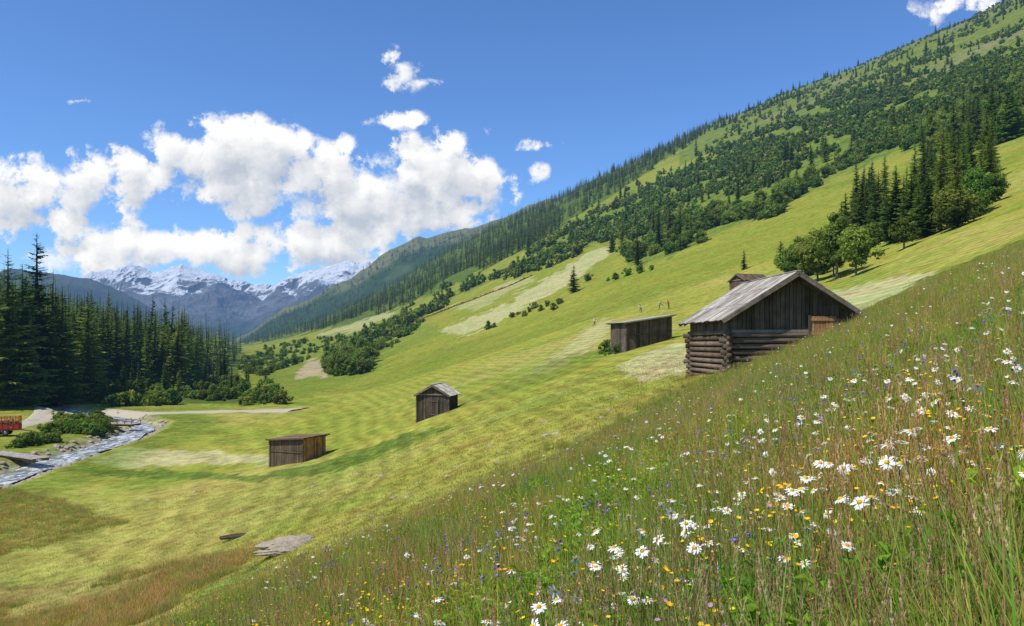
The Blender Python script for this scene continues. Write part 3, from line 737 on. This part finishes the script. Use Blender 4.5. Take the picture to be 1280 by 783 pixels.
def bridge(name,px,py,L,wd,rz,rail=True):
    p=unproj(px,py); z=float(H0(p.x,p.y))+.35; par=empty(name,(p.x,p.y,z),rz); mb=MB(); x=-L/2
    while x<L/2: mb.box((x+.1,0,0),(.09,0,0),(0,wd/2,0),(0,0,.04),wcol((.42,.38,.32),.2)); x+=.2
    add_obj('deck',mb.mesh('deck',[M_woodr]),par)
    b=MB()
    for s in(-1,1): b.box((0,s*wd*.35,-.2),(L/2,0,0),(0,.12,0),(0,0,.15),BR)
    add_obj('beams',b.mesh('beams',[M_woodr]),par)
    if rail:
        r=MB()
        for s in(-1,1):
            for k in range(5): r.box((-L/2+.2+k*(L-.4)/4,s*(wd/2-.08),.3),(.05,0,0),(0,.05,0),(0,0,.26),wcol(GR,.2))
            r.box((0,s*(wd/2-.15),.52),(L/2,0,0),(0,.02,0),(0,0,.06),wcol(BR,.2))
        add_obj('railings',r.mesh('railings',[M_woodr]),par)
bridge('plank_footbridge',22,579,11,2.2,-.55,False); bridge('wooden_bridge',152,541,6,2.4,-.2)

# red hay wagon
M_red=paint_mat('red_paint',(.55,.045,.025),.45); M_tyre=paint_mat('tyre_rubber',(.03,.03,.03),.8); M_metal=paint_mat('grey_metal',(.3,.3,.3),.4,.6); M_hay=rock_mat('dry_hay',(.42,.36,.16),(.3,.24,.1),6)
p=unproj(4,546); par=empty('red_hay_wagon',(p.x,p.y,p.z+.1),.35)
b=MB(); W1=(1,1,1)
b.box((0,0,.95),(2.3,0,0),(0,1,0),(0,0,.1),W1)
for s in(-1,1):
    b.box((0,s*1.0,1.35),(2.3,0,0),(0,.03,0),(0,0,.3),W1)
    for k in range(7): b.box((-2.2+k*.733,s*1.04,1.9),(.045,0,0),(0,.03,0),(0,0,.95),W1)
    for z in(1.75,2.2,2.65,2.85): b.box((0,s*1.0,z),(2.25,0,0),(0,.025,0),(0,0,.035),W1)
for sx in(-1,1):
    for z in(1.4,1.9,2.4,2.85): b.box((sx*2.3,0,z),(.03,0,0),(0,1,0),(0,0,.05),W1)
    for yk in(-.6,0,.6): b.box((sx*2.3,yk,2.0),(.03,0,0),(0,.04,0),(0,0,.9),W1)
add_obj('slatted_body',b.mesh('slatted_body',[M_red]),par)
b=MB(); b.tube([(2.3,0,.8),(3.4,0,.6),(4.1,0,.55)],[.09,.08,.06],W1,8); b.box((0,0,.72),(.08,0,0),(0,1.1,0),(0,0,.08),W1); b.box((0,-.45,.82),(2.3,0,0),(0,.06,0),(0,0,.08),W1); b.box((0,.45,.82),(2.3,0,0),(0,.06,0),(0,0,.08),W1)
add_obj('drawbar_chassis',b.mesh('drawbar_chassis',[M_metal]),par)
b=MB(); rim=MB()
for sx in(-.55,.55):
    for s in(-1,1):
        b.tube([(sx,s*1.0,.48),(sx,s*1.04,.48),(sx,s*1.22,.48),(sx,s*1.26,.48)],[.40,.48,.48,.40],W1,22)
        rim.tube([(sx,s*1.24,.48),(sx,s*1.285,.48)],[.26,.2],W1,14)
add_obj('wheels',b.mesh('wheels',[M_tyre]),par); add_obj('wheel_rims',rim.mesh('wheel_rims',[M_metal]),par)
b=MB()
for k in range(60): b.box((R(-2,2),R(-.8,.8),R(1.2,2.2)),Vector((R(.1,.5),R(-.3,.3),R(-.1,.1))),(R(-.1,.1),R(.1,.3),0),(0,R(-.1,.1),R(.06,.2)),W1)
add_obj('hay_load',b.mesh('hay_load',[M_hay]),par)

# ------------------------------------------------------------ people
def person_mat(name,pants,shirt,hat):
    m,ns,ls=newmat(name); co=objco(ns); sp=ns.new('ShaderNodeSeparateXYZ'); ls.new(co,sp.inputs[0])
    at=ns.new('ShaderNodeValToRGB'); at.color_ramp.interpolation='CONSTANT'
    cr=at.color_ramp; cr.elements[0].position=0; cr.elements[0].color=(.05,.035,.025,1)
    cr.elements[1].position=.05; cr.elements[1].color=(*pants,1)
    for ps,cc in((.50,shirt),(.755,(.5,.3,.21)),(.86,hat)):
        e=cr.elements.new(ps); e.color=(*cc,1)
    ls.new(math_(ns,ls,'DIVIDE',sp.outputs[2],2.),at.inputs[0])
    p=ns.new('ShaderNodeBsdfDiffuse'); ls.new(at.outputs[0],p.inputs[0])
    finish(ns,ls,p.outputs[0],False); return m
M_skin=paint_mat('skin',(.5,.3,.21),.6)
def haymaker(px,py,rz,lean,mat,dmin=60,hand_z=1.0):
    p=unproj(px,py,dmin); par=empty('haymaker',(p.x,p.y,p.z),rz)
    L=lean
    V=[(0,0,.95),(0,-.12*L,1.15),(0,-.3*L,1.38),(0,-.38*L,1.50),(0,-.45*L,1.60),(0,-.48*L,1.74),
       (-.19,-.3*L,1.40),(-.30,-.3*L-.08,1.14),(-.14,-.3*L-.38,hand_z+.05),
       (.19,-.3*L,1.40),(.31,-.3*L-.05,1.13),(.20,-.3*L-.42,hand_z-.1),
       (-.10,0,.88),(-.14,-.10,.48),(-.15,.05,.08),(-.16,-.14,.04),
       (.10,0,.88),(.15,-.02,.48),(.20,.15,.09),(.21,-.03,.04)]
    E=[(0,1),(1,2),(2,3),(3,4),(4,5),(2,6),(6,7),(7,8),(2,9),(9,10),(10,11),(0,12),(12,13),(13,14),(14,15),(0,16),(16,17),(17,18),(18,19)]
    Rd=[.145,.135,.15,.06,.095,.085,.07,.05,.035,.07,.05,.035,.10,.07,.045,.04,.10,.07,.045,.04]
    me=bpy.data.meshes.new('body'); me.from_pydata(V,E,[]); me.materials.append(mat)
    o=add_obj('body',me,par); md=o.modifiers.new('skin','SKIN')
    for i,sv in enumerate(me.skin_vertices[0].data if me.skin_vertices else []): sv.radius=(Rd[i],Rd[i]); sv.use_root=(i==0)
    s=o.modifiers.new('sub','SUBSURF'); s.levels=2; s.render_levels=2
    hd=MB()
    for h in(8,11):
        c=Vector(V[h]); hd.box(c+Vector((0,-.04,0)),(.035,0,0),(0,.05,0),(0,0,.016),W1)
        for k in range(4):
            b0=c+Vector((-.028+k*.019,-.09,0)); hd.tube([b0,b0+Vector((0,-.035,-.005)),b0+Vector((0,-.045,-.035)),b0+Vector((0,-.02,-.05))],[.009,.009,.008,.006],W1,5)
        hd.tube([c+Vector((.034,-.03,0)),c+Vector((.06,-.055,-.015)),c+Vector((.05,-.08,-.03))],[.011,.01,.007],W1,5)
    add_obj('hands',hd.mesh('hands',[M_skin]),par)
    hb=MB(); c=Vector(V[5]); hb.tube([c+Vector((0,0,-.02)),c+Vector((0,0,-.005))],[.17,.16],W1,14); add_obj('hat_brim',hb.mesh('hat_brim',[M_hay]),par)
    nb=MB(); c=Vector(V[4]); nb.box(c+Vector((0,-.105,-.0)),(.014,0,0),(0,.02,0),(0,0,.025),W1)
    for s_ in(-1,1): nb.box(c+Vector((s_*.098,0,0)),(.012,0,0),(0,.02,0),(0,0,.03),W1)
    add_obj('nose_ears',nb.mesh('nose_ears',[M_skin]),par)
    rk=MB(); a=Vector(V[8])+Vector((0,-.1,-.02)); b_=Vector(V[11])+Vector((0,-.1,-.02)); d=(b_-a).normalized()
    top=a-d*.25; end=Vector((.75,-1.35,.06)); rk.tube([top,a,b_,end],[.016,.016,.016,.014],(.4,.3,.18),6)
    rk.box(end,(.30,.12,0),(-.012,.03,0),(0,0,.02),(.4,.3,.18))
    for k in range(9): rk.box(end+Vector((.28*(k-4)/4,.11*(k-4)/4,-.05)),(.007,0,0),(0,.007,0),(0,0,.05),(.4,.3,.18))
    add_obj('hay_rake',rk.mesh('hay_rake',[M_woodr]),par)
pm=[person_mat('clothes_a',(.05,.07,.14),(.6,.6,.58),(.55,.45,.25)),person_mat('clothes_b',(.12,.1,.08),(.4,.06,.05),(.5,.42,.25)),person_mat('clothes_c',(.06,.06,.07),(.12,.2,.4),(.08,.05,.03)),person_mat('clothes_d',(.2,.18,.15),(.7,.65,.6),(.6,.5,.3))]
haymaker(743,408,.5,.6,pm[3]); haymaker(801,391,-.6,1.,pm[0],90); haymaker(824,388,1.2,.9,pm[2],90); haymaker(836,387,-1.4,.5,pm[1],90)

# ------------------------------------------------------------ foreground meadow
def blade(mb,x,y,h,w,lean,an,c0,c1,seg=3,curl=1.6):
    d=Vector((math.cos(an),math.sin(an),0)); fa=R(0,6.28); s=Vector((math.cos(fa),math.sin(fa),0))
    n=len(mb.v)
    for k in range(seg+1):
        t=k/seg; p=Vector((x,y,0))+d*lean*t**curl+Vector((0,0,h*(t-.25*lean/h*t*t))); ww=w*(1-t)**.7
        c=lerp(c0,c1,t)
        if k<seg: mb.v+= [p-s*ww,p+s*ww]; mb.c+=[c,c]
        else: mb.v.append(p); mb.c.append(c)
    for k in range(seg-1): a=n+2*k; mb.f.append((a,a+1,a+3,a+2)); mb.mi.append(0)
    a=n+2*(seg-1); mb.f.append((a,a+1,a+2)); mb.mi.append(0)
def tuft(seed,n,h0,h1,rad,w,c0,c1,lean=.5):
    random.seed(seed); mb=MB()
    for i in range(n):
        r=rad*math.sqrt(R(0,1)); a=R(0,6.28); h=R(h0,h1); k=R(.75,1.25)
        blade(mb,r*math.cos(a),r*math.sin(a),h,w*R(.6,1.3),h*lean*R(.1,1),a+R(-.8,.8),tuple(q*k for q in c0),tuple(q*k for q in c1))
    return mb.mesh('tuft',[M_grass])
def seedstalk(seed,n,h0,h1,rad,cst,chd,hl=.09,hw_=.007):
    random.seed(seed); mb=MB()
    for i in range(n):
        x,y=R(-rad,rad),R(-rad,rad); h=R(h0,h1); lx,ly=R(-.15,.15)*h,R(-.15,.15)*h
        top=Vector((x+lx,y+ly,h)); mb.tube([(x,y,0),(x+lx*.3,y+ly*.3,h*.55),top],[.0018,.0014,.001],cst,3,cap=False)
        k=R(.6,1.4); cc=tuple(q*k for q in chd)
        for j in range(10):
            t=j/9; q=top+Vector((lx*.1*t,ly*.1*t,hl*(t-.6))); an=R(0,6.28); rr=hw_*(1-abs(2*t-1)*.6)*R(.6,1.7)
            v=Vector((math.cos(an)*rr,math.sin(an)*rr,.012)); s=Vector((-v.y,v.x,0))*.45
            mb.poly([q-s,q+v,q+s,q-Vector((0,0,.01))],cc)
    return mb.mesh('seedstalk',[M_grass])
def herb(seed,n,c):
    random.seed(seed); mb=MB()
    for i in range(n):
        a=R(0,6.28); h=R(.04,.24); L=R(.03,.07); w=L*R(.16,.28); d=Vector((math.cos(a),math.sin(a),R(-.1,.9))).normalized(); s=Vector((-d.y,d.x,0)).normalized(); b=Vector((R(-.08,.08),R(-.08,.08),h)); k=R(.7,1.3); cc=tuple(q*k for q in c)
        up=Vector((0,0,.012))
        mb.poly([b,b+d*L*.4+s*w+up,b+d*L-Vector((0,0,.01)),b+d*L*.4],cc); mb.poly([b,b+d*L*.4,b+d*L-Vector((0,0,.01)),b+d*L*.4-s*w+up],cc)
        if i%3==0: mb.tube([(b.x*.3,b.y*.3,0),b],[.003,.002],cc,3,cap=False)
    return mb.mesh('herb',[M_grass])
g0=(.11,.18,.025); g1=(.33,.44,.07)
GT=[tuft(1,32,.20,.46,.12,.0030,g0,g1),tuft(2,30,.26,.55,.13,.003,(.13,.20,.03),(.42,.48,.10)),tuft(3,30,.18,.42,.13,.0026,(.18,.19,.05),(.56,.47,.20)),tuft(4,26,.24,.48,.1,.0045,(.09,.19,.02),(.25,.47,.06),.7)]
HB=[herb(5,40,(.14,.29,.03)),herb(6,44,(.19,.35,.045))]
SSk=[seedstalk(7,6,.36,.60,.12,(.32,.28,.10),(.42,.25,.15)),seedstalk(8,7,.33,.58,.14,(.38,.34,.14),(.56,.43,.25)),seedstalk(9,4,.38,.62,.12,(.32,.22,.10),(.46,.21,.14),.11,.005)]
def stem(mb,h,lx,ly): mb.tube([(0,0,0),(lx*.3,ly*.3,h*.5),(lx,ly,h)],[.0025,.0022,.0018],(.18,.30,.05),4,cap=False); return Vector((lx,ly,h))
def daisy(seed,r=.027,tilt=.5):
    random.seed(seed); mb=MB(); top=stem(mb,R(.40,.54),R(-.05,.05),R(-.06,.02))
    nrm=Vector((R(-.5,.5),-tilt*R(.4,1.4),1)).normalized(); a=nrm.orthogonal().normalized(); b=nrm.cross(a); n=17
    for k in range(n):
        t=2*math.pi*k/n+R(-.08,.08); d=a*math.cos(t)+b*math.sin(t); s=nrm.cross(d); L=r*R(.8,1.08); dz=nrm*R(-.010,.003)
        mb.poly([top+d*.006-s*.002,top+d*L*.65-s*r*.15+dz*.5,top+d*L-s*r*.07+dz,top+d*L+s*r*.07+dz,top+d*L*.65+s*r*.15+dz*.5,top+d*.006+s*.002],(R(.78,.88),)*3)
    m=10; base=len(mb.v)
    for (rr,z_) in((.0088,.001),(.0065,.0048),(.003,.0065)):
        for k in range(m): t=2*math.pi*k/m; mb.v.append(top+(a*math.cos(t)+b*math.sin(t))*rr+nrm*z_); mb.c.append((.75,.45,.02))
    for q in range(2):
        for k in range(m): k2=(k+1)%m; mb.f.append((base+q*m+k,base+q*m+k2,base+(q+1)*m+k2,base+(q+1)*m+k)); mb.mi.append(0)
    mb.f.append(tuple(base+2*m+k for k in range(m))); mb.mi.append(0)
    return mb.mesh('daisy',[M_petal])
def bell(seed,c=(.26,.17,.62),n=2,sz=.0095):
    random.seed(seed); mb=MB(); top=stem(mb,R(.36,.50),R(-.05,.05),R(-.05,.05))
    for j in range(n):
        p=top+Vector((R(-.025,.025),R(-.025,.025),-j*.022)); ax=Vector((R(-1,1),R(-1,1),R(-.4,.5))).normalized(); a=ax.orthogonal().normalized(); b=ax.cross(a)
        for k in range(5):
            t=2*math.pi*k/5; t2=t+2*math.pi/5; f1=a*math.cos(t)+b*math.sin(t); f2=a*math.cos(t2)+b*math.sin(t2); fm=(f1+f2).normalized(); kk_=R(.8,1.2)
            mb.poly([p,p+f1*sz*.7+ax*sz*1.1,p+fm*sz*1.25+ax*sz*1.9,p+f2*sz*.7+ax*sz*1.1],tuple(q*kk_ for q in c))
    return mb.mesh('bellflower',[M_petal])
def buttercup(seed,c=(.8,.55,.02),n=3,sz=.010,h=(.3,.5)):
    random.seed(seed); mb=MB()
    for j in range(n):
        hh=R(*h); x,y=R(-.07,.07),R(-.07,.07); mb.tube([(0,0,0),(x*.6,y*.6,hh*.6),(x,y,hh)],[.002,.0018,.0014],(.20,.30,.05),3,cap=False); p=Vector((x,y,hh)); nr=Vector((R(-.4,.4),R(-.7,.1),1)).normalized(); a=nr.orthogonal().normalized(); b=nr.cross(a)
        for k in range(6):
            t=2*math.pi*k/6; d=a*math.cos(t)+b*math.sin(t); s=nr.cross(d); kk_=R(.85,1.1)
            mb.poly([p,p+d*sz*.7-s*sz*.5+nr*.003,p+d*sz*1.1+nr*.005,p+d*sz*.7+s*sz*.5+nr*.003],tuple(q*kk_ for q in c))
    return mb.mesh('buttercup',[M_petal])
def umbel(seed):
    random.seed(seed); mb=MB(); top=stem(mb,R(.4,.5),0,0)
    for j in range(26):
        a=R(0,6.28); r=.022*math.sqrt(R(0,1)); q=top+Vector((r*math.cos(a),r*math.sin(a),.03-r*.3)); mb.poly([top,q+Vector((.001,0,0)),q],(.2,.28,.06))
        for k in range(2):
            v=Vector((R(-1,1),R(-1,1),R(-.2,.4)))*.004; mb.poly([q-v,q+Vector((v.y,-v.x,.001)),q+v,q-Vector((v.y,-v.x,0))],(.72,.72,.66))
    return mb.mesh('umbel',[M_petal])
def mead(n,yr,xr,test,pw=1.):
    y=np.exp(rng.uniform(math.log(yr[0]),math.log(yr[1]),n))
    keep=rng.uniform(0,1,n)<(y/yr[1])**(2-pw) ; y=y[keep]
    x=rng.uniform(xr[0],xr[1],len(y))*(y+1.2)
    z=H(x,y); px,py=proj(x,y,z); k=test(px,py,x,y)
    return np.stack([x,y,z],-1)[k]
tallt=lambda px,py,x,y: inpoly(px+26*fbm(x/1.5,y/1.5,3,4),py+14*fbm(x/1.5,y/1.5,3,6),TALL)|(y<3)
XR=(-.78,.8)
P=mead(80000,(.9,48),XR,tallt,1.4)
scat('meadow_grass',P,GT,.7,1.15,[.27,.26,.31,.16],tilt=.12,sink=.03,aniso=.2)
P=mead(30000,(1.4,48),XR,lambda px,py,x,y:tallt(px,py,x,y)&(fbm(x/2.2,y/2.2,3,17)>-.2),1.35)
scat('grass_seed_stalks',P,SSk,.7,1.1,[.40,.40,.20],tilt=.15,sink=.02)
P=mead(10000,(2.0,16),XR,lambda px,py,x,y:tallt(px,py,x,y)&(fbm(x/1.2,y/1.2,3,27)>.04),1.4)
scat('meadow_herbs',P,HB,.8,1.4,tilt=.15,sink=.01)
P=mead(14000,(2.4,34),(-.3,.8),lambda px,py,x,y:tallt(px,py,x,y)&(fbm(x/.8,y/.8,3,37)>.14),1.5)[:1500]
P_=mead(1400,(2.4,8),(-.12,.5),lambda px,py,x,y:(fbm(x/.45,y/.45,2,39)>.15),1.6)[:120]
scat('daisies',np.concatenate([P,P_]),[daisy(31),daisy(32,tilt=1.1),daisy(33,tilt=.1),umbel(34),daisy(35,r=.022,tilt=.9)],.7,1.15,[.27,.24,.2,.11,.18],tilt=.2,sink=.0)
P=mead(7200,(2.3,24),(-.3,.8),lambda px,py,x,y:tallt(px,py,x,y)&(fbm(x/.9,y/.9,3,47)>.22),1.3)[:430]
scat('bellflowers',P,[bell(41),bell(42,(.22,.13,.58),3),bell(43,(.36,.24,.64),2)],.8,1.25,tilt=.15,sink=.0)
P=mead(14000,(1.8,36),(-.4,.8),lambda px,py,x,y:tallt(px,py,x,y)&(fbm(x/1.6,y/1.6,3,57)>-.05),1.3)[:2200]
scat('yellow_wildflowers',P,[buttercup(51),buttercup(52,(.75,.42,.02),2,.010),buttercup(53,(.55,.28,.40),2,.009),buttercup(54,n=4,sz=.008)],.8,1.2,[.38,.12,.15,.35],tilt=.15,sink=.0)
ST=[tuft(61,16,.04,.12,.2,.005,(.17,.19,.04),(.36,.35,.10),.8),tuft(62,14,.04,.11,.22,.005,(.21,.18,.07),(.44,.35,.16),.9),tuft(63,16,.04,.13,.2,.005,(.12,.18,.03),(.27,.36,.06),.8)]
P=mead(60000,(14,70),XR,lambda px,py,x,y:~inpoly(px,py,TALL)&(py>400)&(x>-60),1.5)[:22000]
scat('mown_stubble',P,ST,.8,1.6,tilt=.1,sink=.01)
T2=[tuft(71,26,.2,.42,.3,.008,(.22,.22,.06),(.48,.44,.15)),seedstalk(72,12,.3,.5,.35,(.38,.30,.13),(.56,.36,.22),.12,.012),tuft(73,26,.2,.4,.3,.008,(.17,.24,.04),(.36,.46,.10))]
P=mead(70000,(28,95),(-.8,-.2),lambda px,py,x,y:inpoly(px+20*fbm(x/3,y/3,3,4),py+10*fbm(x/3,y/3,3,6),TALL2)|(inpoly(px,py,TALL3)&(fbm(x/4,y/4,3,8)>-.1)),1.6)[:6500]
scat('uncut_grass',P,T2,.6,1.1,[.40,.27,.33],tilt=.1,sink=.02)

# ------------------------------------------------------------ world: sky + cumulus
SUN_AZ=math.radians(238); SUN_EL=math.radians(56)
w=bpy.data.worlds.new('World'); sc.world=w; w.use_nodes=True; ns=w.node_tree.nodes; ls=w.node_tree.links; ns.clear()
sky=ns.new('ShaderNodeTexSky'); sky.sky_type='NISHITA'; sky.sun_disc=False; sky.sun_elevation=SUN_EL; sky.sun_rotation=SUN_AZ; sky.altitude=800; sky.air_density=1.; sky.dust_density=.3; sky.ozone_density=2.
bg=ns.new('ShaderNodeBackground'); bg.inputs[1].default_value=.12
tc=ns.new('ShaderNodeTexCoord'); sp=ns.new('ShaderNodeSeparateXYZ'); ls.new(tc.outputs['Generated'],sp.inputs[0])
yc=math_(ns,ls,'MAXIMUM',sp.outputs[1],.08)
cu_=math_(ns,ls,'DIVIDE',sp.outputs[0],yc); ce=math_(ns,ls,'DIVIDE',sp.outputs[2],yc)
cb=ns.new('ShaderNodeCombineXYZ'); ls.new(cu_,cb.inputs[0]); ls.new(ce,cb.inputs[1]); pc=cb.outputs[0]
BL=[(20,240,85,48),(110,235,66,46),(60,275,95,22),(170,222,56,42),(225,190,56,42),(285,182,62,44),(345,187,60,44),(310,228,115,50),(400,215,66,46),(428,184,24,17),(440,250,100,52),(520,224,66,48),(562,206,58,44),(602,228,50,38),(520,260,120,40),(565,278,60,18),(400,300,105,38),(300,312,115,36),(180,307,95,32),(105,318,75,28),(450,325,60,20),
    (506,84,34,24),(528,104,24,10),(492,152,38,11),(514,180,24,14),(672,184,24,9),(681,211,17,15),(90,127,14,7),(1195,4,62,20),(-150,230,120,60)]
def vm(op,a,b=None):
    n=ns.new('ShaderNodeVectorMath'); n.operation=op
    for i,q in enumerate((a,b)):
        if q is None: continue
        if hasattr(q,'links'): ls.new(q,n.inputs[i])
        else: n.inputs[i].default_value=q
    return n
def blobs(p):
    f=None
    for (x,y,rx,ry) in BL:
        c=((x-CX)/F,(YH-y)/F,0)
        q=vm('MULTIPLY',vm('SUBTRACT',p,c).outputs[0],(F/rx,F/ry,0))
        l=vm('LENGTH',q.outputs[0]).outputs['Value']; m_=min(1,max(.5,ry/36)); s=math_(ns,ls,'MULTIPLY_ADD',l,-m_*1.1,m_)
        f=s if f is None else math_(ns,ls,'SMOOTH_MAX',f,s,.22)
    return f
def puff(p):
    nz=noise(ns,ls,13,6,.66,p)
    vo=ns.new('ShaderNodeTexVoronoi'); vo.voronoi_dimensions='2D'; vo.feature='F1'; vo.inputs['Scale'].default_value=27
    wn=noise(ns,ls,45,4,.65,p); wx=ns.new('ShaderNodeCombineXYZ'); ls.new(wn,wx.inputs[0]); ls.new(nz,wx.inputs[1])
    wp=vm('SCALE',wx.outputs[0]); wp.inputs['Scale'].default_value=.06
    ls.new(vm('ADD',p,wp.outputs[0]).outputs[0],vo.inputs['Vector'])
    d=math_(ns,ls,'MULTIPLY_ADD',nz,2.4,-1.16)
    d=math_(ns,ls,'ADD',d,math_(ns,ls,'MULTIPLY_ADD',wn,1.0,-.5))
    return math_(ns,ls,'ADD',d,math_(ns,ls,'MULTIPLY_ADD',vo.outputs['Distance'],-.7,.28))
F1=blobs(pc); n1=puff(pc); n2=puff(vm('ADD',pc,(-.008,.018,0)).outputs[0]); F2=blobs(vm('ADD',pc,(-.006,.030,0)).outputs[0])
D1=math_(ns,ls,'ADD',F1,n1)
al=ns.new('ShaderNodeMapRange'); al.interpolation_type='SMOOTHSTEP'; al.inputs[1].default_value=-.05; al.inputs[2].default_value=.42; ls.new(D1,al.inputs[0])
sh=math_(ns,ls,'MULTIPLY_ADD',math_(ns,ls,'SUBTRACT',n2,n1),.6,math_(ns,ls,'MULTIPLY_ADD',F2,1.0,.04),clamp=True)  # cloud shading painted into the colour: greyer where density lies sunward
cc=mixc(ns,ls,sh,(8.3,8.3,8.3),(4.3,4.8,5.6))
skc=mixc(ns,ls,1.,sky.outputs[0],(.70,1.0,1.40),'MULTIPLY')
fin=mixc(ns,ls,al.outputs[0],skc,cc)
ls.new(fin,bg.inputs[0]); wo=ns.new('ShaderNodeOutputWorld'); ls.new(bg.outputs[0],wo.inputs[0])
w.cycles.sampling_method='MANUAL'; w.cycles.sample_map_resolution=512
sd=Vector((math.sin(SUN_AZ)*math.cos(SUN_EL),math.cos(SUN_AZ)*math.cos(SUN_EL),math.sin(SUN_EL)))
L=bpy.data.lights.new('sun','SUN'); L.energy=5.0; L.angle=math.radians(.5); L.color=(1,.96,.88); so=bpy.data.objects.new('sun',L); sc.collection.objects.link(so); so.rotation_euler=sd.to_track_quat('Z','Y').to_euler()

cam=bpy.data.cameras.new('camera'); co=bpy.data.objects.new('camera',cam); sc.collection.objects.link(co)
cam.sensor_width=36; cam.lens=F/1280*36; cam.shift_y=(YH-391.5)/1280; cam.clip_start=.1; cam.clip_end=30000
co.rotation_euler=(math.radians(90),0,0); sc.camera=co
